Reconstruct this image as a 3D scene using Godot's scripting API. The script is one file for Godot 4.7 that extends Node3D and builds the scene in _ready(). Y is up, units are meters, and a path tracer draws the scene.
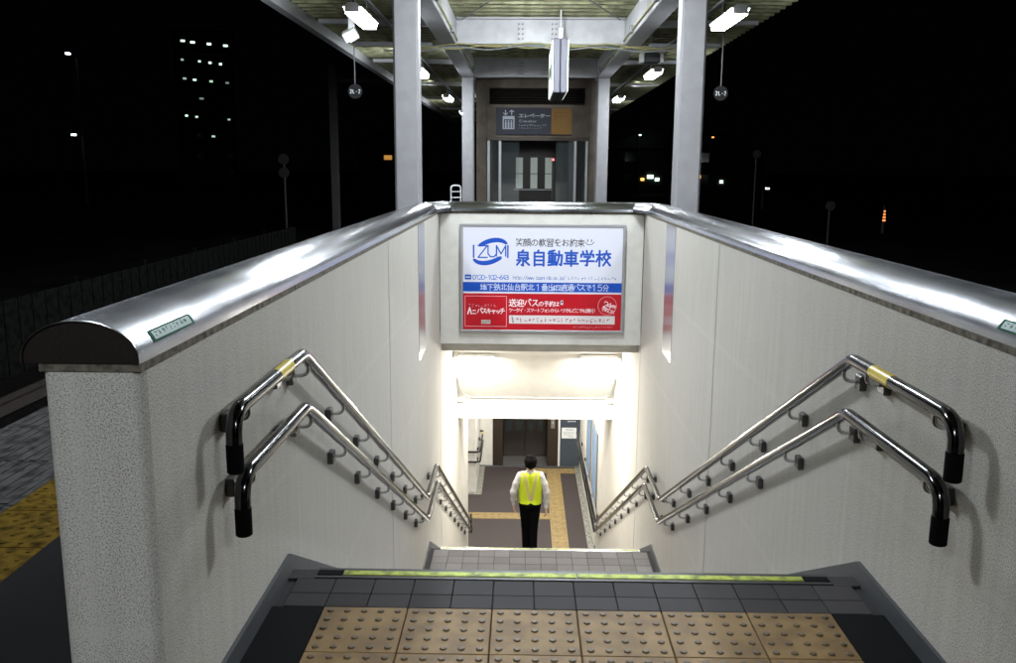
extends Node3D

const WALL_X := 1.1          # inner face of the stairwell walls
const LAND_Y := -2.17        # landing half way down
const LAND_Z := -5.294       # far edge of the landing
const LOW_Y := -4.95         # concourse floor
const TOP_END := -0.297      # edge of the platform at the stairs
var rng := RandomNumberGenerator.new()
var M := {}
var used_names := {}
var shared := {}

# ---------------------------------------------------------------- mesh builder
class MB:
	var v := PackedVector3Array()
	var n := PackedVector3Array()
	var uv := PackedVector2Array()
	func tri(a: Vector3, b: Vector3, c: Vector3, o: Vector3) -> void:
		var g := (b - a).cross(c - a)
		if g.length_squared() < 1e-16: return
		g = g.normalized()
		if g.dot(o) > 0.0:
			v.append(a); v.append(c); v.append(b)
		else:
			v.append(a); v.append(b); v.append(c)
			g = -g
		for i in 3:
			n.append(g); uv.append(Vector2.ZERO)
	func quad(a: Vector3, b: Vector3, c: Vector3, d: Vector3, o: Vector3) -> void:
		tri(a, b, c, o); tri(a, c, d, o)
	func uvquad(a: Vector3, b: Vector3, c: Vector3, d: Vector3, o: Vector3, u0 := Vector2(0, 0), u1 := Vector2(1, 1)) -> void:
		# a top-left, b top-right, c bottom-right, d bottom-left
		var k := v.size()
		quad(a, b, c, d, o)
		for i in range(k, v.size()):
			var p := v[i]
			var t := Vector2.ZERO
			if p == a: t = u0
			elif p == b: t = Vector2(u1.x, u0.y)
			elif p == c: t = u1
			else: t = Vector2(u0.x, u1.y)
			uv[i] = t
	func stri(a: Vector3, b: Vector3, c: Vector3, na: Vector3, nb: Vector3, nc: Vector3) -> void:
		var g := (b - a).cross(c - a)
		if g.length_squared() < 1e-18: return
		if g.dot(na + nb + nc) > 0.0:
			v.append(a); v.append(c); v.append(b); n.append(na); n.append(nc); n.append(nb)
		else:
			v.append(a); v.append(b); v.append(c); n.append(na); n.append(nb); n.append(nc)
		for i in 3: uv.append(Vector2.ZERO)
	func striuv(a: Vector3, b: Vector3, c: Vector3, na: Vector3, nb: Vector3, nc: Vector3, ua: Vector2, ub: Vector2, uc: Vector2) -> void:
		var k := v.size()
		stri(a, b, c, na, nb, nc)
		for i in range(k, v.size()): uv[i] = ua if v[i] == a else (ub if v[i] == b else uc)
	func box(c: Vector3, s: Vector3, bev := 0.0, b := Basis.IDENTITY) -> MB:
		var h := s * 0.5
		var e := minf(bev, minf(h.x, minf(h.y, h.z)) * 0.9)
		for ax in 3:
			for sg in [-1.0, 1.0]:
				var o := Vector3.ZERO; o[ax] = sg
				var u: int = (ax + 1) % 3
				var w: int = (ax + 2) % 3
				var q := []
				for k in [[-1, -1], [1, -1], [1, 1], [-1, 1]]:
					var p := Vector3.ZERO
					p[ax] = sg * h[ax]; p[u] = k[0] * (h[u] - e); p[w] = k[1] * (h[w] - e)
					q.append(c + b * p)
				quad(q[0], q[1], q[2], q[3], b * o)
		if e > 0.0:
			for ax in 3:
				var u: int = (ax + 1) % 3
				var w: int = (ax + 2) % 3
				for su in [-1.0, 1.0]:
					for sw in [-1.0, 1.0]:
						var q := []
						for k in [[-1.0, 0], [1.0, 0], [1.0, 1], [-1.0, 1]]:
							var p := Vector3.ZERO
							p[ax] = k[0] * (h[ax] - e)
							p[u] = su * (h[u] - (e if k[1] == 1 else 0.0))
							p[w] = sw * (h[w] - (0.0 if k[1] == 1 else e))
							q.append(c + b * p)
						var o := Vector3.ZERO; o[u] = su; o[w] = sw
						quad(q[0], q[1], q[2], q[3], b * o)
			for sx in [-1.0, 1.0]:
				for sy in [-1.0, 1.0]:
					for sz in [-1.0, 1.0]:
						var sv := Vector3(sx, sy, sz)
						var a := c + b * (sv * Vector3(h.x, h.y - e, h.z - e))
						var d := c + b * (sv * Vector3(h.x - e, h.y, h.z - e))
						var f := c + b * (sv * Vector3(h.x - e, h.y - e, h.z))
						tri(a, d, f, b * sv)
		return self
	func span(x0: float, x1: float, y0: float, y1: float, z0: float, z1: float, bev := 0.0) -> MB:
		return box(Vector3((x0 + x1) / 2, (y0 + y1) / 2, (z0 + z1) / 2), Vector3(absf(x1 - x0), absf(y1 - y0), absf(z1 - z0)), bev)
	func tube(path: Array, r, sides := 10, caps := true) -> MB:
		var rings := []
		var norms := []
		var ref := Vector3.UP
		var last_t := Vector3.ZERO
		for i in path.size():
			var p: Vector3 = path[i]
			var t: Vector3
			if i == 0: t = (path[1] - p).normalized()
			elif i == path.size() - 1: t = (p - path[i - 1]).normalized()
			else: t = ((p - path[i - 1]).normalized() + (path[i + 1] - p).normalized()).normalized()
			if i == 0:
				ref = Vector3.UP if absf(t.y) < 0.9 else Vector3.RIGHT
				ref = (ref - t * ref.dot(t)).normalized()
			else:
				ref = (ref - t * ref.dot(t)).normalized()
			var s := t.cross(ref)
			var rad: float = r[i] if r is Array else r
			var ring := []
			var nn := []
			for k in sides:
				var a := TAU * k / sides
				var d := ref * cos(a) + s * sin(a)
				ring.append(p + d * rad); nn.append(d)
			rings.append(ring); norms.append(nn)
			last_t = t
		for i in rings.size() - 1:
			for k in sides:
				var m: int = (k + 1) % sides
				stri(rings[i][k], rings[i][m], rings[i + 1][m], norms[i][k], norms[i][m], norms[i + 1][m])
				stri(rings[i][k], rings[i + 1][m], rings[i + 1][k], norms[i][k], norms[i + 1][m], norms[i + 1][k])
		if caps:
			for e in [0, rings.size() - 1]:
				var o: Vector3 = (path[0] - path[1]).normalized() if e == 0 else last_t
				for k in range(1, sides - 1):
					tri(rings[e][0], rings[e][k], rings[e][k + 1], o)
		return self
	func lathe(prof: Array, sides: int, at: Vector3, b := Basis.IDENTITY) -> MB:
		# prof: Vector2(radius, height)
		for i in prof.size() - 1:
			var p: Vector2 = prof[i]
			var q: Vector2 = prof[i + 1]
			var d := q - p
			var nr := Vector2(d.y, -d.x).normalized()
			for k in sides:
				var a0 := TAU * k / sides
				var a1 := TAU * (k + 1) / sides
				var d0 := Vector3(cos(a0), 0, sin(a0))
				var d1 := Vector3(cos(a1), 0, sin(a1))
				var n0 := b * (d0 * nr.x + Vector3.UP * nr.y)
				var n1 := b * (d1 * nr.x + Vector3.UP * nr.y)
				var A := at + b * (d0 * p.x + Vector3.UP * p.y)
				var B := at + b * (d1 * p.x + Vector3.UP * p.y)
				var C := at + b * (d1 * q.x + Vector3.UP * q.y)
				var D := at + b * (d0 * q.x + Vector3.UP * q.y)
				stri(A, B, C, n0, n1, n1); stri(A, C, D, n0, n1, n0)
		return self
	func prism(pts: Array, a: Vector3, b: Vector3, ux: Vector3, uy: Vector3) -> MB:
		# convex-ish polygon pts (Vector2 in ux, uy) swept from a to b
		var cen := Vector2.ZERO
		for p in pts: cen += p
		cen /= pts.size()
		var dir := (b - a).normalized()
		for i in pts.size():
			var p: Vector2 = pts[i]
			var q: Vector2 = pts[(i + 1) % pts.size()]
			var e := q - p
			var o2 := Vector2(e.y, -e.x)
			if o2.dot((p + q) / 2 - cen) < 0: o2 = -o2
			var o := ux * o2.x + uy * o2.y
			quad(a + ux * p.x + uy * p.y, a + ux * q.x + uy * q.y, b + ux * q.x + uy * q.y, b + ux * p.x + uy * p.y, o)
		var flat := PackedVector2Array(pts)
		var ix := Geometry2D.triangulate_polygon(flat)
		for k in range(0, ix.size(), 3):
			for e in [[a, -dir], [b, dir]]:
				var q := []
				for j in 3: q.append(e[0] + ux * flat[ix[k + j]].x + uy * flat[ix[k + j]].y)
				tri(q[0], q[1], q[2], e[1])
		return self
	func mesh() -> ArrayMesh:
		var arr := []
		arr.resize(Mesh.ARRAY_MAX)
		arr[Mesh.ARRAY_VERTEX] = v
		arr[Mesh.ARRAY_NORMAL] = n
		arr[Mesh.ARRAY_TEX_UV] = uv
		var m := ArrayMesh.new()
		m.add_surface_from_arrays(Mesh.PRIMITIVE_TRIANGLES, arr)
		return m

func mb() -> MB: return MB.new()

# ---------------------------------------------------------------- scene tree helpers
func numbered(called: String) -> String:
	var k: int = used_names.get(called, 0)
	used_names[called] = k + 1
	return called if k == 0 else "%s_%03d" % [called, k]

func tag(o: Node, label: String, category: String, group := "") -> void:
	o.set_meta("label", label); o.set_meta("category", category)
	if group: o.set_meta("group", group)

func thing(called: String, label: String, category: String, at := Vector3.ZERO, group := "", turn := 0.0) -> Node3D:
	var o := Node3D.new()
	o.name = numbered(called)
	add_child(o)
	o.position = at
	o.rotation.y = turn
	tag(o, label, category, group)
	return o

func setting(called: String) -> Node3D:
	var o := Node3D.new()
	o.name = numbered(called)
	add_child(o)
	o.set_meta("kind", "structure")
	return o

func part(called: String, m, mat: Material, parent: Node, at := Vector3.ZERO) -> MeshInstance3D:
	var o := MeshInstance3D.new()
	o.name = called
	o.mesh = m.mesh() if m is MB else m
	o.material_override = mat
	o.position = at
	o.cast_shadow = GeometryInstance3D.SHADOW_CASTING_SETTING_ON
	parent.add_child(o, true)
	return o

func structure(called: String, m: MB, mat: Material) -> MeshInstance3D:
	var o := part(numbered(called), m, mat, self)
	o.set_meta("kind", "structure")
	return o

func bbox(s: Vector3, bev := 0.0) -> ArrayMesh:
	var key := "%s/%s" % [s, bev]
	if not shared.has(key): shared[key] = mb().box(Vector3.ZERO, s, bev).mesh()
	return shared[key]

# ---------------------------------------------------------------- materials
func noise_tex(freq: float, ramp: Array, size := 512, oct := 4, kind := FastNoiseLite.TYPE_SIMPLEX_SMOOTH, sd := 1) -> NoiseTexture2D:
	var f := FastNoiseLite.new()
	f.noise_type = kind; f.frequency = freq; f.fractal_octaves = oct; f.seed = sd
	var t := NoiseTexture2D.new()
	t.width = size; t.height = size; t.seamless = true; t.noise = f
	var g := Gradient.new()
	var offs := PackedFloat32Array()
	var cols := PackedColorArray()
	for r in ramp:
		offs.append(r[0]); cols.append(r[1])
	g.offsets = offs; g.colors = cols
	t.color_ramp = g
	return t

func grey(a: float) -> Color: return Color(a, a, a)

func lin(r: float, g: float, b: float) -> Color: return Color(r, g, b).linear_to_srgb()

func mat(col: Color, rough := 0.6, metal := 0.0) -> StandardMaterial3D:
	var m := StandardMaterial3D.new()
	m.albedo_color = col; m.roughness = rough; m.metallic = metal
	return m

func patterned(col: Color, tex: Texture2D, scale: float, rough := 0.7, metal := 0.0, world := true) -> StandardMaterial3D:
	var m := mat(col, rough, metal)
	m.albedo_texture = tex
	m.uv1_triplanar = true
	m.uv1_world_triplanar = world
	m.uv1_scale = Vector3.ONE * scale
	m.texture_repeat = true
	return m

func glow(col: Color, e: float) -> StandardMaterial3D:
	var m := mat(Color(0.9, 0.9, 0.9), 0.4)
	m.emission_enabled = true; m.emission = col; m.emission_energy_multiplier = e
	return m

func relief(m: StandardMaterial3D, tex: Texture2D, cm: float) -> StandardMaterial3D:
	m.heightmap_enabled = true; m.heightmap_texture = tex; m.heightmap_scale = cm
	return m

func make_materials() -> void:
	var speck := noise_tex(0.33, [[0.0, grey(0.34)], [0.28, grey(0.64)], [0.42, grey(0.88)], [0.7, grey(0.96)], [1.0, grey(1.0)]], 512, 2)
	var bumps := noise_tex(0.28, [[0.0, grey(0)], [1.0, grey(1)]], 512, 3, FastNoiseLite.TYPE_SIMPLEX_SMOOTH, 5)
	var cloudy := noise_tex(0.012, [[0.0, grey(0.72)], [0.5, grey(0.9)], [1.0, grey(1.0)]], 512, 5, FastNoiseLite.TYPE_SIMPLEX_SMOOTH, 8)
	var patchy := noise_tex(0.02, [[0.0, grey(0.45)], [0.4, grey(0.8)], [0.7, grey(1.0)], [1.0, grey(0.85)]], 512, 5, FastNoiseLite.TYPE_SIMPLEX_SMOOTH, 11)
	var fine := noise_tex(0.25, [[0.0, grey(0.55)], [0.4, grey(0.85)], [1.0, grey(1.0)]], 512, 3, FastNoiseLite.TYPE_SIMPLEX_SMOOTH, 15)
	# sprayed stone-paint wall
	var w := patterned(lin(0.67, 0.645, 0.60), speck, 1.15, 0.9)
	relief(w, bumps, 0.055)
	w.detail_enabled = true; w.detail_blend_mode = BaseMaterial3D.BLEND_MODE_MUL
	w.detail_uv_layer = BaseMaterial3D.DETAIL_UV_2; w.uv2_triplanar = true; w.uv2_world_triplanar = true; w.uv2_scale = Vector3(1.3, 0.11, 1.3)
	w.detail_albedo = noise_tex(0.02, [[0.0, Color(0.955, 0.95, 0.93)], [0.5, Color(0.98, 0.98, 0.97)], [1.0, Color(1, 1, 1)]], 512, 5, FastNoiseLite.TYPE_SIMPLEX_SMOOTH, 21)
	var one := Image.create(4, 4, false, Image.FORMAT_RGB8); one.fill(Color.WHITE)
	w.detail_mask = ImageTexture.create_from_image(one)
	M.wall = w
	M.plaster = patterned(lin(0.70, 0.685, 0.64), noise_tex(0.02, [[0.0, grey(0.93)], [0.5, grey(0.97)], [1.0, grey(1.0)]], 512, 5, FastNoiseLite.TYPE_SIMPLEX_SMOOTH, 8), 0.5, 0.85)
	M.stain = patterned(lin(0.20, 0.175, 0.13), noise_tex(0.05, [[0.0, grey(0.4)], [0.5, grey(0.8)], [1.0, grey(1.0)]], 256, 4, FastNoiseLite.TYPE_SIMPLEX_SMOOTH, 3), 2.0, 0.9)
	M.joint = mat(lin(0.16, 0.15, 0.13), 0.9)
	# brushed stainless
	var st := mat(lin(0.37, 0.38, 0.41), 0.3, 1.0)
	st.roughness_texture = noise_tex(0.01, [[0.0, grey(0.78)], [0.5, grey(0.9)], [1.0, grey(1.0)]], 512, 5, FastNoiseLite.TYPE_SIMPLEX_SMOOTH, 31)
	st.uv1_triplanar = true; st.uv1_world_triplanar = true; st.uv1_scale = Vector3(0.8, 0.8, 0.8)
	st.roughness = 0.235
	st.anisotropy_enabled = true; st.anisotropy = 0.92
	M.coping = st
	M.steel = mat(lin(0.55, 0.55, 0.56), 0.2, 1.0)
	M.rail = mat(lin(0.075, 0.075, 0.077), 0.12, 1.0)
	M.rail.roughness_texture = noise_tex(0.03, [[0.0, grey(0.6)], [1.0, grey(1.0)]], 256, 5, FastNoiseLite.TYPE_SIMPLEX_SMOOTH, 91)
	M.rail.roughness = 0.17
	M.rail.uv1_triplanar = true; M.rail.uv1_scale = Vector3.ONE * 2.0
	var pl := mat(lin(0.5, 0.5, 0.52), 0.24, 1.0)
	M.plate = pl
	M.aluminium = patterned(lin(0.55, 0.55, 0.56), fine, 1.0, 0.42, 0.9)
	M.dark_metal = mat(lin(0.05, 0.05, 0.052), 0.45, 0.4)
	M.bracket = mat(lin(0.10, 0.10, 0.10), 0.35, 0.9)
	M.yellow_tape = mat(lin(0.62, 0.47, 0.03), 0.35)
	# floors
	M.tiles = []
	for k in 4:
		var t := patterned(lin(0.070, 0.066, 0.068) * [1.0, 0.93, 1.06, 1.0][k], fine, 2.4 + 0.3 * k, 0.55)
		relief(t, bumps, 0.02)
		t.roughness = 0.75; t.metallic_specular = 0.25
		M.tiles.append(t)
	M.landing_tiles = []
	for k in 3:
		var t := patterned(lin(0.30, 0.28, 0.27) * [1.0, 0.94, 1.04][k], fine, 2.0 + 0.3 * k, 0.5)
		t.roughness = 0.8; t.metallic_specular = 0.2
		M.landing_tiles.append(t)
	M.grout = patterned(lin(0.028, 0.027, 0.03), fine, 3.0, 0.9)
	M.black_floor = patterned(lin(0.009, 0.009, 0.0095), fine, 1.5, 0.85)
	M.black_floor.metallic_specular = 0.2
	M.tactile = []
	for k in 4:
		var dirt := noise_tex(0.008 + 0.003 * k, [[0.0, Color(0.74, 0.70, 0.62)], [0.42, Color(0.86, 0.83, 0.77)], [0.6, Color(0.93, 0.91, 0.87)], [1.0, Color(1, 1, 1)]], 256, 5, FastNoiseLite.TYPE_SIMPLEX_SMOOTH, 40 + k)
		var t := patterned(lin(0.225, 0.138, 0.042), dirt, 1.6, 0.62)
		M.tactile.append(t)
	M.dome = patterned(lin(0.12, 0.078, 0.036), cloudy, 4.0, 0.5)
	M.low_tactile = patterned(lin(0.30, 0.215, 0.085), cloudy, 1.5, 0.6)
	M.platform_tactile = patterned(lin(0.095, 0.060, 0.008), patchy, 1.2, 0.65)
	M.lime = patterned(lin(0.46, 0.55, 0.06), patchy, 1.5, 0.55)
	M.skirt = patterned(lin(0.085, 0.09, 0.10), fine, 1.2, 0.6)
	M.carpet = patterned(lin(0.045, 0.033, 0.033), fine, 1.3, 0.8)
	M.border_stone = patterned(lin(0.26, 0.26, 0.23), patchy, 1.4, 0.6)
	M.concrete = patterned(lin(0.22, 0.22, 0.21), patchy, 0.5, 0.9)
	M.slab = patterned(lin(0.055, 0.054, 0.054), patchy, 0.7, 0.85)
	M.ballast = relief(patterned(lin(0.022, 0.020, 0.018), noise_tex(0.06, [[0.0, grey(0.3)], [1.0, grey(1)]], 512, 2, FastNoiseLite.TYPE_CELLULAR, 61), 0.7, 0.95), bumps, 3.0)
	M.ground = patterned(lin(0.012, 0.013, 0.011), patchy, 0.05, 0.95)
	M.rust = patterned(lin(0.03, 0.02, 0.015), fine, 1.0, 0.7)
	# canopy
	M.paint = patterned(lin(0.66, 0.655, 0.68), noise_tex(0.02, [[0.0, grey(0.9)], [1.0, grey(1.0)]], 256, 5, FastNoiseLite.TYPE_SIMPLEX_SMOOTH, 71), 0.7, 0.45)
	M.post = patterned(lin(0.31, 0.306, 0.32), noise_tex(0.02, [[0.0, grey(0.92)], [1.0, grey(1.0)]], 256, 5, FastNoiseLite.TYPE_SIMPLEX_SMOOTH, 73), 0.7, 0.5)
	M.roof = patterned(lin(0.48, 0.48, 0.28), patchy, 0.35, 0.7)
	M.sign_case = mat(lin(0.15, 0.15, 0.185), 0.5)
	M.dim_metal = mat(lin(0.03, 0.03, 0.031), 0.8)
	M.gutter = mat(lin(0.42, 0.42, 0.44), 0.4, 0.5)
	M.conduit = mat(lin(0.28, 0.29, 0.30), 0.5)
	M.cable = mat(lin(0.42, 0.38, 0.18), 0.6)
	M.white = mat(lin(0.72, 0.72, 0.72), 0.4)
	M.tube = glow(Color(0.94, 0.98, 1.0), 40.0)
	M.low_tube = glow(Color(1.0, 0.985, 0.95), 18.0)
	M.soffit_tube = glow(Color(1.0, 0.985, 0.95), 34.0)
	# lift
	M.bronze = patterned(lin(0.07, 0.053, 0.040), fine, 0.8, 0.38, 0.5)
	M.bronze_dark = patterned(lin(0.032, 0.026, 0.022), fine, 0.8, 0.4, 0.4)
	M.kiosk = patterned(lin(0.16, 0.125, 0.09), cloudy, 0.5, 0.5)
	M.navy = mat(lin(0.03, 0.04, 0.07), 0.4)
	M.slate = mat(lin(0.05, 0.065, 0.085), 0.45)
	M.ochre = mat(lin(0.38, 0.24, 0.03), 0.5)
	M.paper = mat(lin(0.75, 0.76, 0.77), 0.7)
	M.ink = mat(lin(0.06, 0.06, 0.07), 0.7)
	M.poster_blue = mat(lin(0.22, 0.34, 0.52), 0.4)
	M.dark = mat(lin(0.006, 0.006, 0.0065), 0.85)
	M.dark.metallic_specular = 0.12
	var gl := mat(Color(0.5, 0.56, 0.56, 0.06), 0.05)
	gl.transparency = BaseMaterial3D.TRANSPARENCY_ALPHA
	M.glass = gl
	M.dark_glass = mat(lin(0.02, 0.028, 0.03), 0.08)
	M.green = mat(lin(0.01, 0.14, 0.07), 0.45)
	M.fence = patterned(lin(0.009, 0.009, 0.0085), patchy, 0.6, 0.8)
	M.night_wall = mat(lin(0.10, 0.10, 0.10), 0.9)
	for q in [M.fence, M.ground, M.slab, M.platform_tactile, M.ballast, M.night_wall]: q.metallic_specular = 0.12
	# person
	M.skin = mat(lin(0.50, 0.29, 0.20), 0.55)
	M.shirt = patterned(lin(0.76, 0.76, 0.78), cloudy, 2.0, 0.85, 0.0, false)
	M.vest = mat(lin(0.62, 0.78, 0.015), 0.6)
	M.vest_tape = mat(lin(0.60, 0.52, 0.22), 0.35)
	M.trousers = patterned(lin(0.005, 0.005, 0.0055), fine, 3.0, 0.95, 0.0, false)
	M.trousers.metallic_specular = 0.1
	M.hair = mat(lin(0.005, 0.0045, 0.0045), 0.8)
	M.hair.metallic_specular = 0.15
	M.shoe = mat(lin(0.01, 0.01, 0.01), 0.3)

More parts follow.
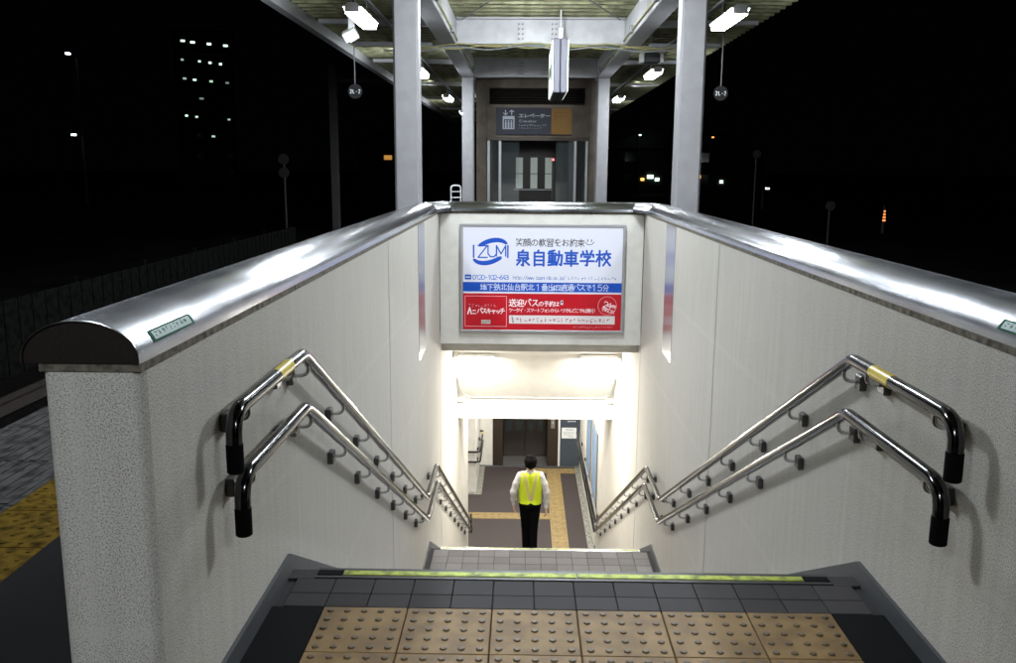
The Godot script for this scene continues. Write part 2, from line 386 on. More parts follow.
# ---------------------------------------------------------------- lettering drawn with strokes on a 20 x 20 grid
var G := {
	"泉": [[10,0,8,3],[4,3,4,10],[4,3,16,3,16,10],[4,6.5,16,6.5],[4,10,16,10],[10,10,10,20,8,19],[2,13,7,13,2,19],[17,11,12,14],[11,13,18,19]],
	"自": [[9,0,8,3],[4,3,4,20],[4,3,16,3,16,20],[4,8,16,8],[4,13,16,13],[4,18.5,16,18.5]],
	"動": [[9,0,2,1.5],[1,4,11,4],[2,7,2,13],[2,7,10,7,10,13],[2,10,10,10],[2,13,10,13],[6,2,6,18],[1,15.5,11,15.5],[1,19,11,18],[12,6,19,6,18,19,16,18],[15,1,15,8,12,19]],
	"車": [[2,3,18,3],[4,6,4,14],[4,6,16,6,16,14],[4,10,16,10],[4,14,16,14],[1,17,19,17],[10,0,10,20]],
	"学": [[4,1,5,4],[9,0,10,4],[16,0,14,4],[2,8,2,5,18,5,18,8],[6,8,14,8,10,11],[10,11,10,19,8,19],[1,13.5,19,13.5]],
	"校": [[1,5,9,5],[5,0,5,20],[5,6,1,14],[5,8,9,12],[14,0,14,4],[10,4,19,4],[12,6,10,9],[16,6,19,9],[17,9,10,19],[11,9,19,19]],
	"地": [[1,7,7,7],[4,1,4,16],[1,17,7,15],[9,9,18,6,18,13,16,12],[10,3,10,17,19,17,19,14],[14,1,14,15]],
	"下": [[1,3,19,3],[10,3,10,20],[10,8,16,12]],
	"鉄": [[5,0,1,6],[5,0,9,5],[3,7,8,7],[1,11,9,11],[5,7,5,18],[1,19,9,17],[11,3,10,8],[11,6,18,6],[10,11,19,11],[15,0,15,10,10,19],[15,11,19,19]],
	"北": [[7,1,7,18],[1,6,7,6],[1,16,7,14],[12,1,12,17,19,17,19,14],[18,4,12,8]],
	"仙": [[6,0,1,9],[4,6,4,20],[12,1,12,17],[8,7,8,17,17,17],[17,6,17,19]],
	"台": [[9,0,4,7,16,6],[13,3,18,9],[4,11,4,19],[4,11,16,11,16,19],[4,18,16,18]],
	"駅": [[2,1,2,12],[2,1,9,1],[2,5,9,5],[2,8.5,9,8.5],[6,1,6,12],[2,12,9,12,9,18,7,18],[1,15,1,18],[4,15,4,18],[11,1,18,1,18,8],[11,1,11,10,9,19],[11,8,18,8],[14,9,19,19]],
	"番": [[15,0,4,2],[6,3,7,6],[14,2,13,6],[1,7,19,7],[10,2,10,11],[10,7,2,11],[10,7,18,11],[4,11.5,4,20],[4,11.5,16,11.5,16,20],[4,15,16,15],[10,11.5,10,19],[4,19,16,19]],
	"出": [[10,0,10,19],[3,3,3,9,17,9],[17,3,17,9],[2,11,2,19,18,19],[18,11,18,19]],
	"口": [[3,4,3,19],[3,4,17,4,17,19],[3,17,17,17]],
	"直": [[2,3,18,3],[10,0,10,6],[5,6,5,16],[5,6,15,6,15,16],[5,9.5,15,9.5],[5,13,15,13],[2,8,2,19,18,19]],
	"通": [[2,2,5,4],[1,8,5,8,5,14,1,18],[4,16,9,19,19,19],[8,1,17,1,13,4],[8,5,8,17],[8,5,18,5,18,16],[8,9,18,9],[8,12.5,18,12.5],[13,5,13,16]],
	"分": [[8,1,2,9],[12,1,18,9],[5,10,15,10,14,19,11,18],[9,10,4,19]],
	"送": [[2,2,5,4],[1,8,5,8,5,14,1,18],[4,16,9,19,19,19],[9,0,11,3],[16,0,14,3],[8,4,18,4],[7,9,19,9],[13,4,13,9,8,16],[13,9,18,16]],
	"迎": [[2,2,5,4],[1,8,5,8,5,14,1,18],[4,16,9,19,19,19],[12,1,8,3,8,14,12,11],[14,3,19,3,19,12,17,12],[14,3,14,16]],
	"予": [[4,1,16,1,10,6],[6,4,11,7],[1,9,18,9,16,12],[10,9,10,19,7,18]],
	"約": [[6,0,2,5,7,7],[9,3,2,11,9,10],[7,8,9,12],[5,11,5,20],[2,14,1,18],[8,14,9,17],[13,0,10,7],[12,4,19,4,18,19,15,18],[13,9,15,13]],
	"便": [[5,0,1,9],[4,6,4,20],[7,2,19,2],[9,5,9,12],[9,5,18,5,18,12],[9,8.5,18,8.5],[9,12,18,12],[13,2,13,12,7,19],[9,14,19,19]],
	"利": [[8,1,2,3],[1,7,10,7],[6,2,6,20],[6,8,1,15],[6,9,10,13],[13,3,13,14],[18,0,18,19,15,18]],
	"笑": [[4,0,2,4],[3,2,9,2],[13,0,11,4],[12,2,19,2],[15,5,5,7],[2,12,18,12],[10,7,10,12,3,19],[10,12,18,19]],
	"顔": [[5,0,5,2],[1,3,10,3],[3,4,4,6],[8,4,7,6],[1,7,10,7],[2,7,1,18],[9,9,4,11],[9,12,4,14],[9,15,4,19],[11,1,19,1],[15,1,14,4],[12,4,12,15],[12,4,18,4,18,15],[12,8,18,8],[12,11,18,11],[12,15,18,15],[13,16,11,19],[17,16,19,19]],
	"の": [[10,4,8,14,4,17,1,13,3,7,9,3,15,4,18,9,16,15,11,18]],
	"教": [[2,4,9,4],[5,0,5,8],[1,8,11,8],[10,2,2,13],[3,11,9,11,6,13],[6,13,6,19,4,19],[1,15,10,14],[13,0,11,8],[12,4,19,4],[17,4,10,19],[12,8,19,19]],
	"習": [[1,1,8,1,8,9],[2,4,4,5],[1,8,7,6],[11,1,18,1,18,9],[12,4,14,5],[11,8,17,6],[10,9,8,11],[4,11,4,20],[4,11,16,11,16,20],[4,15,16,15],[4,19,16,19]],
	"を": [[3,4,15,3],[9,0,3,11,8,9,10,13],[17,7,8,12,7,17,16,18]],
	"お": [[2,6,11,5],[6,1,6,17,2,15,7,10,14,10,17,14,12,18],[14,3,18,7]],
	"束": [[2,4,18,4],[4,7,4,12],[4,7,16,7,16,12],[4,12,16,12],[10,0,10,20],[10,12,2,18],[10,12,18,18]],
	"時": [[1,3,1,16],[1,3,7,3,7,16],[1,9,7,9],[1,15,7,15],[10,4,18,4],[14,0,14,8],[8,8,19,8],[8,12,19,12],[16,9,16,19,13,18],[10,14,12,16]],
	"間": [[2,1,2,20],[2,1,8,1,8,7],[2,4,8,4],[2,7,8,7],[12,1,18,1,18,19,16,19],[12,1,12,7],[12,4,18,4],[12,7,18,7],[6,10,6,17],[6,10,14,10,14,17],[6,13.5,14,13.5],[6,17,14,17]],
	"よ": [[10,1,10,15,5,18,2,15,7,13,17,17],[10,6,16,5]], "り": [[5,2,5,10,7,8],[14,1,14,12,9,19]],
	"バ": [[7,4,2,16],[12,4,18,16],[14,0,16,3],[17,0,19,3]], "ス": [[4,3,15,3,11,10,3,18],[11,11,18,18]],
	"で": [[2,4,17,3,10,8,9,14,15,18],[14,8,16,11],[17,7,19,10]], "ケ": [[6,1,2,9],[5,6,18,6],[12,6,10,14,5,19]],
	"ー": [[2,10,18,10]], "タ": [[8,1,2,10],[7,4,17,4,12,13,4,19],[7,9,13,13]], "イ": [[16,1,9,8,2,12],[10,8,10,19]],
	"・": [[9,9,11,11]], "マ": [[2,4,18,4,13,10,10,12],[8,10,13,16]], "ト": [[7,1,7,19],[7,8,15,12]],
	"フ": [[3,3,17,3,14,12,6,18]], "ォ": [[5,9,17,9],[12,6,12,18,10,17],[11,9,5,16]], "ン": [[3,4,7,7],[3,17,11,14,18,6]],
	"か": [[2,6,12,5,11,16,8,16],[7,1,3,17],[15,5,18,11]], "ら": [[7,1,11,4],[5,6,4,12,10,9,16,12,13,17,6,18]],
	"い": [[3,4,4,14,8,13],[15,5,18,12]], "つ": [[1,7,12,4,18,8,15,14,8,16]], "も": [[9,1,7,14,11,18,16,16,16,11],[3,6,12,6],[3,11,12,11]],
	"ど": [[5,2,8,8],[15,5,6,9,4,14,8,17,16,17],[14,1,16,3],[17,0,19,3]], "こ": [[4,4,15,4],[4,11,5,16,16,17]],
	"!": [[10,1,10,13],[10,17,10,18]], "キ": [[4,7,15,5],[2,13,18,11],[8,1,12,19]], "ャ": [[4,10,16,8,13,12],[8,6,11,19]],
	"ッ": [[4,9,5,13],[9,8,10,12],[16,8,14,14,9,18]], "チ": [[14,1,4,4],[2,9,18,9],[10,3,10,12,5,19]],
	"は": [[3,2,3,18],[8,6,18,6],[14,2,14,15,10,17,8,15,12,13,18,17]],
	"エ": [[3,4,17,4],[10,4,10,16],[1,16,19,16]], "レ": [[5,2,5,17,17,9]], "ベ": [[1,12,7,5,18,15],[13,2,15,5],[16,1,18,4]],
	"0": [[10,1,5,4,4,10,5,16,10,19,15,16,16,10,15,4,10,1]], "1": [[6,5,11,1,11,19]], "2": [[4,5,7,1,13,1,16,5,15,9,4,19,16,19]],
	"3": [[4,3,10,1,15,4,14,8,8,9.5,15,11,16,15,11,19,4,17]], "4": [[12,1,3,13,17,13],[13,6,13,19]], "5": [[15,1,6,1,5,9,11,7,16,11,15,17,10,19,4,17]],
	"6": [[14,1,7,6,4,13,7,18,12,19,16,15,13,10,8,10,4,13]], "8": [[10,1,5,4,7,8,14,12,15,17,10,19,5,17,6,12,13,8,15,4,10,1]], "-": [[6,11,14,11]],
	"I": [[10,1,10,19]], "Z": [[3,1,17,1,3,19,17,19]], "U": [[3,1,3,14,7,19,13,19,17,14,17,1]], "M": [[2,19,2,1,10,15,18,1,18,19]],
	"O": [[10,1,4,4,2,10,4,16,10,19,16,16,18,10,16,4,10,1]], "K": [[4,1,4,19],[16,1,4,12],[9,8,17,19]], "L": [[5,1,5,19,16,19]],
	"h": [[5,1,5,19],[5,11,10,8,14,11,14,19]], "t": [[9,3,9,17,14,19],[5,8,14,8]], "p": [[5,8,5,20],[5,9,12,8,15,13,12,18,5,17]], ":": [[10,9,10,10],[10,17,10,18]],
	"/": [[15,1,5,20]], "w": [[2,8,6,19,10,10,14,19,18,8]], ".": [[10,18,10,19]], "i": [[10,8,10,19],[10,3,10,4]], "z": [[4,8,16,8,4,19,16,19]],
	"u": [[4,8,5,17,11,19,16,15,16,8],[16,15,16,19]], "m": [[2,8,2,19],[2,10,7,8,10,11,10,19],[10,10,15,8,18,11,18,19]], "d": [[15,1,15,19],[15,10,8,8,4,13,8,19,15,17]],
	"s": [[15,9,8,8,6,11,14,14,14,18,5,18]], "c": [[16,10,10,8,5,13,10,19,16,17]], "o": [[10,8,5,13,10,19,15,13,10,8]], "j": [[11,8,11,19,6,20],[11,3,11,4]],
	"E": [[16,1,4,1,4,19,16,19],[4,10,14,10]], "l": [[10,1,10,19]], "e": [[4,13,16,13,13,8,7,8,4,13,8,19,15,17]], "v": [[3,8,10,19,17,8]], "a": [[5,9,12,8,14,11,14,19],[14,13,6,14,5,18,14,17]], "r": [[6,8,6,19],[6,11,14,8]],
}

func thick(img: Image, a: Vector2, b: Vector2, w: float, col: Color) -> void:
	var r := w / 2
	var x0 := maxi(0, int(floor(minf(a.x, b.x) - r - 1)))
	var x1 := mini(img.get_width() - 1, int(ceil(maxf(a.x, b.x) + r + 1)))
	var y0 := maxi(0, int(floor(minf(a.y, b.y) - r - 1)))
	var y1 := mini(img.get_height() - 1, int(ceil(maxf(a.y, b.y) + r + 1)))
	for y in range(y0, y1 + 1):
		for x in range(x0, x1 + 1):
			var p := Vector2(x + 0.5, y + 0.5)
			var d := p.distance_to(Geometry2D.get_closest_point_to_segment(p, a, b)) - r
			if d < 0.5:
				img.set_pixel(x, y, img.get_pixel(x, y).lerp(col, clampf(0.5 - d, 0, 1)))

func write(img: Image, text: String, at: Vector2, size: float, weight: float, col: Color, step := 1.0, turn := 0.0) -> void:
	var x := 0.0
	for ch in text:
		if G.has(ch):
			for s in G[ch]:
				for k in range(0, s.size() - 2, 2):
					var a := Vector2(x + s[k] / 20.0 * size, s[k + 1] / 20.0 * size).rotated(turn) + at
					var b := Vector2(x + s[k + 2] / 20.0 * size, s[k + 3] / 20.0 * size).rotated(turn) + at
					thick(img, a, b, weight, col)
		x += size * step

func scribble(img: Image, at: Vector2, count: int, size: float, weight: float, col: Color, sd: int) -> void:
	# print too small to read in the photograph: short strokes only
	var r := RandomNumberGenerator.new(); r.seed = sd
	for c in count:
		for k in r.randi_range(2, 4):
			var o := at + Vector2(c * size + r.randf_range(0.1, 0.3) * size, r.randf_range(0.1, 0.9) * size)
			var d := Vector2(r.randf_range(0.3, 0.6) * size, r.randf_range(-0.08, 0.08) * size) if r.randf() < 0.6 else Vector2(r.randf_range(-0.05, 0.1) * size, r.randf_range(0.2, 0.5) * size)
			thick(img, o, o + d, weight, col)

func ad_print() -> ImageTexture:
	var W := 860
	var H := 555
	var img := Image.create(W, H, false, Image.FORMAT_RGB8)
	var white := Color(0.86, 0.87, 0.92)
	var blue := Color(0.06, 0.30, 0.72)
	var red := Color(0.74, 0.06, 0.13)
	img.fill(white)
	img.fill_rect(Rect2i(0, int(0.534 * H), W, int(0.093 * H)), blue)
	img.fill_rect(Rect2i(0, int(0.645 * H), W, H), red)
	# emblem: two crescents between tilted ellipses round the letters
	var c := Vector2(0.170 * W, 0.236 * H)
	for y in range(int(0.06 * H), int(0.42 * H)):
		for x in range(int(0.03 * W), int(0.31 * W)):
			var d := Vector2(x, y) - c
			var p := d.rotated(0.42)
			var up := 1.0 if p.y < 0.0 else -1.0
			var outer := pow(p.x / 104.0, 2) + pow(p.y / 66.0, 2)
			var q := p + Vector2(-14.0 * up, -13.0 * up)
			var inner := pow((q.x + 26.0 * up) / 106.0, 2) + pow(q.y / 56.0, 2)
			var far := d.x * up
			if outer < 1.0 and inner > 1.0 and far > -62.0 and not (absf(d.y) < 26.0 and absf(d.x) < 82.0): img.set_pixel(x, y, blue)
	write(img, "I", Vector2(0.026 * W, 0.172 * H), 70, 8, blue, 0.7)
	write(img, "Z", Vector2(0.083 * W, 0.174 * H), 70, 6.5, blue, 0.7)
	write(img, "U", Vector2(0.146 * W, 0.174 * H), 66, 6.5, blue, 0.7)
	write(img, "M", Vector2(0.203 * W, 0.174 * H), 62, 6.5, blue, 0.7)
	write(img, "I", Vector2(0.241 * W, 0.172 * H), 70, 8, blue, 0.7)
	write(img, "笑顔の教習をお約束", Vector2(0.328 * W, 0.11 * H), 42, 3.4, Color(0.16, 0.16, 0.18), 0.99)
	for k in 14:
		var a0 := PI * (0.08 + 0.84 * k / 14.0)
		var a1 := PI * (0.08 + 0.84 * (k + 1) / 14.0)
		thick(img, Vector2(0.792 * W + 24 * cos(a0), 0.128 * H + 20 * sin(a0)), Vector2(0.792 * W + 24 * cos(a1), 0.128 * H + 20 * sin(a1)), 3, Color(0.2, 0.2, 0.24))
	for s in [-10.0, 10.0]: thick(img, Vector2(0.792 * W + s, 0.115 * H), Vector2(0.792 * W + s, 0.135 * H), 4, Color(0.2, 0.2, 0.24))
	write(img, "泉自動車学校", Vector2(0.33 * W, 0.222 * H), 82, 10.5, blue, 1.055)
	img.fill_rect(Rect2i(int(0.012 * W), int(0.462 * H), 34, 26), blue)
	thick(img, Vector2(0.020 * W, 0.485 * H), Vector2(0.042 * W, 0.485 * H), 6, white)
	write(img, "0120-102-643", Vector2(0.055 * W, 0.462 * H), 27, 3, Color(0.2, 0.4, 0.78), 0.60)
	write(img, "http://www.izumi-ds.co.jp/", Vector2(0.31 * W, 0.465 * H), 23, 2.0, Color(0.35, 0.45, 0.72), 0.47)
	scribble(img, Vector2(0.66 * W, 0.472 * H), 15, 18, 2.0, Color(0.4, 0.5, 0.75), 7)
	write(img, "地下鉄北仙台駅北1番出口", Vector2(0.107 * W, 0.547 * H), 37, 3.7, white, 1.0)
	write(img, "より", Vector2(0.558 * W, 0.558 * H), 27, 3.6, white, 0.95)
	write(img, "直通バスで15分", Vector2(0.620 * W, 0.547 * H), 37, 3.7, white, 0.86)
	# red half
	var pale := Color(0.93, 0.72, 0.74)
	for e in [[0.012, 0.670, 0.275, 0.670], [0.275, 0.670, 0.275, 0.968], [0.275, 0.968, 0.012, 0.968], [0.012, 0.968, 0.012, 0.670]]:
		thick(img, Vector2(e[0] * W, e[1] * H), Vector2(e[2] * W, e[3] * H), 3, pale)
	scribble(img, Vector2(0.035 * W, 0.745 * H), 9, 17, 2.0, pale, 9)
	write(img, "バスキャッチ", Vector2(0.088 * W, 0.788 * H), 31, 4.6, Color(0.95, 0.92, 0.93), 0.80)
	thick(img, Vector2(0.030 * W, 0.845 * H), Vector2(0.042 * W, 0.785 * H), 8, Color(0.95, 0.92, 0.93))
	thick(img, Vector2(0.045 * W, 0.80 * H), Vector2(0.052 * W, 0.845 * H), 7, Color(0.95, 0.92, 0.93))
	thick(img, Vector2(0.06 * W, 0.812 * H), Vector2(0.078 * W, 0.812 * H), 5, Color(0.95, 0.92, 0.93))
	thick(img, Vector2(0.06 * W, 0.842 * H), Vector2(0.082 * W, 0.842 * H), 5, Color(0.95, 0.92, 0.93))
	img.fill_rect(Rect2i(int(0.116 * W), int(0.905 * H), 50, 22), Color(0.75, 0.72, 0.70))
	scribble(img, Vector2(0.121 * W, 0.914 * H), 4, 10, 2.5, Color(0.4, 0.36, 0.36), 5)
	write(img, "送迎バス", Vector2(0.290 * W, 0.697 * H), 41, 5.2, Color(0.95, 0.93, 0.94), 1.0)
	write(img, "の予約は", Vector2(0.478 * W, 0.715 * H), 29, 3.8, Color(0.95, 0.93, 0.94), 0.98)
	img.fill_rect(Rect2i(int(0.618 * W), int(0.708 * H), 14, 24), Color(0.80, 0.84, 0.90))
	img.fill_rect(Rect2i(int(0.621 * W), int(0.716 * H), 9, 9), Color(0.25, 0.28, 0.36))
	write(img, "ケータイ・スマートフォンからいつでもどこでも便利!", Vector2(0.290 * W, 0.785 * H), 24, 2.8, Color(0.95, 0.90, 0.91), 0.79)
	img.fill_rect(Rect2i(int(0.292 * W), int(0.857 * H), int(0.672 * W), int(0.084 * H)), Color(0.88, 0.86, 0.87))
	thick(img, Vector2(0.312 * W, 0.875 * H), Vector2(0.318 * W, 0.925 * H), 8, Color(0.62, 0.58, 0.60))
	scribble(img, Vector2(0.335 * W, 0.878 * H), 23, 22.5, 2.6, Color(0.66, 0.28, 0.32), 12)
	scribble(img, Vector2(0.70 * W, 0.957 * H), 20, 11, 1.6, pale, 14)
	for k in 40:
		var a0 := TAU * k / 40.0
		var a1 := TAU * (k + 1) / 40.0
		var cc := Vector2(0.913 * W, 0.755 * H)
		thick(img, cc + Vector2(cos(a0), sin(a0)) * 50, cc + Vector2(cos(a1), sin(a1)) * 50, 2.6, pale)
	write(img, "24", Vector2(0.890 * W, 0.705 * H), 34, 4.4, Color(0.95, 0.9, 0.91), 0.62, 0.28)
	write(img, "時間", Vector2(0.933 * W, 0.738 * H), 17, 2.2, Color(0.95, 0.9, 0.91), 0.95, 0.28)
	write(img, "予約OK", Vector2(0.880 * W, 0.765 * H), 21, 2.8, Color(0.95, 0.9, 0.91), 0.88, 0.28)
	return ImageTexture.create_from_image(img)

func lift_print() -> ImageTexture:
	var W := 640
	var H := 300
	var img := Image.create(W, H, false, Image.FORMAT_RGB8)
	img.fill(Color(0.08, 0.095, 0.15))
	img.fill_rect(Rect2i(464, 0, 176, H), Color(0.44, 0.31, 0.08))
	var w := Color(0.62, 0.64, 0.68)
	# pictogram: two arrows over a car with three figures
	for e in [[76, 26, 76, 78], [76, 78, 58, 60], [76, 78, 94, 60], [128, 26, 128, 78], [128, 26, 110, 44], [128, 26, 146, 44]]:
		thick(img, Vector2(e[0], e[1]), Vector2(e[2], e[3]), 9, w)
	img.fill_rect(Rect2i(52, 92, 100, 150), w)
	img.fill_rect(Rect2i(62, 130, 80, 102), Color(0.10, 0.12, 0.19))
	for k in 3:
		var x := 78.0 + 24 * k
		thick(img, Vector2(x, 148), Vector2(x, 149), 15, w)
		thick(img, Vector2(x, 165), Vector2(x, 228), 15, w)
	write(img, "エレベーター", Vector2(186, 66), 46, 6.5, w, 0.98)
	write(img, "Elevator", Vector2(190, 134), 30, 3, w, 0.62)
	scribble(img, Vector2(188, 186), 11, 22, 3, w, 3)
	scribble(img, Vector2(188, 222), 11, 18, 2.2, Color(0.6, 0.62, 0.68), 4)
	for e in [[500, 50, 600, 50], [500, 50, 500, 130], [550, 60, 550, 130], [600, 50, 600, 130], [500, 92, 600, 92]]:
		thick(img, Vector2(e[0], e[1]), Vector2(e[2], e[3]), 6, Color(0.36, 0.24, 0.04))
	scribble(img, Vector2(490, 180), 6, 20, 3, Color(0.40, 0.28, 0.06), 8)
	return ImageTexture.create_from_image(img)

func small_print(W: int, H: int, back: Color, ink: Color, lines: Array) -> ImageTexture:
	# lines: [text or count, x, y, size, weight]
	var img := Image.create(W, H, false, Image.FORMAT_RGB8)
	img.fill(back)
	var sd := 3
	for l in lines:
		sd += 1
		if l[0] is String: write(img, l[0], Vector2(l[1], l[2]), l[3], l[4], ink, 0.9)
		else: scribble(img, Vector2(l[1], l[2]), l[0], l[3], l[4], ink, sd)
	return ImageTexture.create_from_image(img)

func printed(tex: Texture2D, rough := 0.4) -> StandardMaterial3D:
	var m := mat(Color.WHITE, rough)
	m.albedo_texture = tex
	m.texture_repeat = false
	return m

# ---------------------------------------------------------------- shape helpers
func fillet(p: Array, r: float, steps := 5, first := 0.0) -> Array:
	var out := [p[0]]
	for i in range(1, p.size() - 1):
		var a: Vector3 = p[i - 1]
		var b: Vector3 = p[i]
		var c: Vector3 = p[i + 1]
		var u := (a - b).normalized()
		var w := (c - b).normalized()
		var d := minf(first if i == 1 and first > 0.0 else r, minf(a.distance_to(b), b.distance_to(c)) * 0.48)
		for k in steps + 1:
			var t := float(k) / steps
			var q := (b + u * d).lerp(b, t).lerp(b.lerp(b + w * d, t), t)
			out.append(q)
	out.append(p[-1])
	return out

func sweep(prof: Array, path: Array, caps := true) -> MB:
	# prof: Vector2(sideways, up); path on level ground, mitred at its corners
	var m := mb()
	var rows := []
	for i in path.size():
		var p: Vector3 = path[i]
		var t0: Vector3 = (p - path[i - 1]).normalized() if i > 0 else (path[1] - p).normalized()
		var t1: Vector3 = (path[i + 1] - p).normalized() if i < path.size() - 1 else t0
		var t := (t0 + t1).normalized()
		var side := t.cross(Vector3.UP).normalized()
		var stretch := 1.0 / maxf(0.3, t.dot(t0))
		var row := []
		for q in prof: row.append(p + side * (q.x * stretch) + Vector3.UP * q.y)
		rows.append(row)
	var nn := []
	for k in prof.size():
		var a: Vector2 = prof[maxi(0, k - 1)]
		var b: Vector2 = prof[mini(prof.size() - 1, k + 1)]
		var d: Vector2 = b - a
		nn.append(Vector2(-d.y, d.x).normalized() if Vector2(-d.y, d.x).dot(prof[k] - Vector2(0, -0.05)) > 0 else Vector2(d.y, -d.x).normalized())
	for i in path.size() - 1:
		var t: Vector3 = (path[i + 1] - path[i]).normalized()
		var side := t.cross(Vector3.UP).normalized()
		for k in prof.size() - 1:
			var n0: Vector3 = side * nn[k].x + Vector3.UP * nn[k].y
			var n1: Vector3 = side * nn[k + 1].x + Vector3.UP * nn[k + 1].y
			var u0 := k / float(prof.size())
			var u1 := (k + 1) / float(prof.size())
			m.striuv(rows[i][k], rows[i][k + 1], rows[i + 1][k + 1], n0, n1, n1, Vector2(u0, i), Vector2(u1, i), Vector2(u1, i + 1))
			m.striuv(rows[i][k], rows[i + 1][k + 1], rows[i + 1][k], n0, n1, n0, Vector2(u0, i), Vector2(u1, i + 1), Vector2(u0, i + 1))
	if caps:
		for e in [0, path.size() - 1]:
			var o: Vector3 = (path[0] - path[1]) if e == 0 else (path[-1] - path[-2])
			for k in range(1, prof.size() - 1): m.tri(rows[e][0], rows[e][k], rows[e][k + 1], o)
	return m

# 0 off the vest, 1 lime cloth, 2 reflective tape on its back
func vest_zone(q: Vector3) -> int:
	if q.y < 0.925 - 0.06 * q.x or q.y > 1.47 or absf(q.x) > 0.20 - 0.03 * clampf((q.y - 1.2) / 0.2, 0, 1): return 0
	var w := lerpf(0.016, 0.095, clampf((q.y - 1.0) / 0.42, 0, 1))
	return 2 if q.z > 0.03 and absf(absf(q.x) - w) < 0.024 and q.y > 0.99 and q.y < 1.45 else 1

# smooth union of tapered capsules meshed as surface nets
# bone: [a, b, ra, rb, depth scale]
func flesh(bones: Array, cell: float, k: float, keep := 0) -> MB:
	var lo := Vector3.INF
	var hi := -Vector3.INF
	for b in bones:
		var r: float = maxf(b[2], b[3]) * maxf(1.0, b[4] if b.size() > 4 else 1.0) + k * 0.5 + cell * 2
		for p in [b[0], b[1]]:
			lo = lo.min(p - Vector3.ONE * r); hi = hi.max(p + Vector3.ONE * r)
	var nx := int((hi.x - lo.x) / cell) + 2
	var ny := int((hi.y - lo.y) / cell) + 2
	var nz := int((hi.z - lo.z) / cell) + 2
	var f := PackedFloat32Array()
	f.resize(nx * ny * nz); f.fill(1.0)
	for b in bones:
		var s: float = b[4] if b.size() > 4 else 1.0
		var r: float = maxf(b[2], b[3]) * maxf(1.0, s) + k + cell * 2
		var A: Vector3 = b[0]
		var B: Vector3 = b[1]
		var l := (A.min(B) - Vector3.ONE * r - lo) / cell
		var h := (A.max(B) + Vector3.ONE * r - lo) / cell
		var ab := B - A
		var abz := Vector3(ab.x, ab.y, ab.z / s)
		var L := maxf(abz.length_squared(), 1e-9)
		for z in range(maxi(0, int(l.z)), mini(nz, int(h.z) + 2)):
			for y in range(maxi(0, int(l.y)), mini(ny, int(h.y) + 2)):
				var row := (z * ny + y) * nx
				for x in range(maxi(0, int(l.x)), mini(nx, int(h.x) + 2)):
					var p := lo + Vector3(x, y, z) * cell - A
					p.z /= s
					var t := clampf(p.dot(abz) / L, 0.0, 1.0)
					var d: float = (p - abz * t).length() - lerpf(b[2], b[3], t)
					var o := f[row + x]
					var m := maxf(k - absf(o - d), 0.0) / maxf(k, 1e-6)
					f[row + x] = minf(o, d) - m * m * k * 0.25
	var index := {}
	var pts := PackedVector3Array()
	var step := [1, nx, nx * ny]
	for z in nz - 1:
		for y in ny - 1:
			for x in nx - 1:
				var c := (z * ny + y) * nx + x
				var inside := 0
				for q in 8:
					if f[c + (q & 1) + ((q >> 1) & 1) * nx + (q >> 2) * nx * ny] < 0: inside += 1
				if inside == 0 or inside == 8: continue
				var sum := Vector3.ZERO
				var cnt := 0
				for ax in 3:
					for q in 4:
						var u: int = (ax + 1) % 3
						var w: int = (ax + 2) % 3
						var off := Vector3.ZERO
						off[u] = q & 1; off[w] = q >> 1
						var i0: int = c + int(off.x) + int(off.y) * nx + int(off.z) * nx * ny
						var f0 := f[i0]
						var f1: float = f[i0 + step[ax]]
						if (f0 < 0) != (f1 < 0):
							var e := off
							e[ax] = f0 / (f0 - f1)
							sum += e; cnt += 1
				index[c] = pts.size()
				pts.append(lo + (Vector3(x, y, z) + sum / cnt) * cell)
	var m := mb()
	var norm := PackedVector3Array()
	norm.resize(pts.size())
	var faces := []
	for c in index:
		for ax in 3:
			var u: int = (ax + 1) % 3
			var w: int = (ax + 2) % 3
			if not (index.has(c - step[u]) and index.has(c - step[w]) and index.has(c - step[u] - step[w])): continue
			var f0 := f[c]
			var f1: float = f[c + step[ax]]
			if (f0 < 0) == (f1 < 0): continue
			var q := [index[c], index[c - step[u]], index[c - step[u] - step[w]], index[c - step[w]]]
			if f0 < 0: q.reverse()
			faces.append(q)
			var g: Vector3 = (pts[q[2]] - pts[q[0]]).cross(pts[q[3]] - pts[q[1]])
			for j in q: norm[j] += g
	# outward is away from negative field; q order made so that g points inwards or outwards alike: fix the sign once
	var mid := Vector3.ZERO
	for p in pts: mid += p
	mid /= pts.size()
	var sgn := 0.0
	for i in pts.size(): sgn += signf(norm[i].dot(pts[i] - mid))
	for i in pts.size(): norm[i] = (norm[i] * (1.0 if sgn > 0 else -1.0)).normalized()
	for q in faces:
		if keep > 0 and vest_zone((pts[q[0]] + pts[q[2]]) * 0.5) != keep: continue
		m.stri(pts[q[0]], pts[q[1]], pts[q[2]], norm[q[0]], norm[q[1]], norm[q[2]])
		m.stri(pts[q[0]], pts[q[2]], pts[q[3]], norm[q[0]], norm[q[2]], norm[q[3]])
	return m

# ---------------------------------------------------------------- lamps
func area_light(parent: Node3D, at: Vector3, size: Vector2, energy: float, col: Color, down := Vector3.DOWN) -> void:
	var l := AreaLight3D.new()
	l.name = "lamp_light"
	l.area_size = size
	l.area_normalize_energy = true
	l.light_energy = energy
	l.light_color = col
	l.area_range = 40.0
	l.shadow_enabled = true
	parent.add_child(l, true)
	l.position = at
	var f := down.normalized()
	var upv := Vector3.FORWARD if absf(f.y) > 0.9 else Vector3.UP
	l.basis = Basis.looking_at(f, upv)

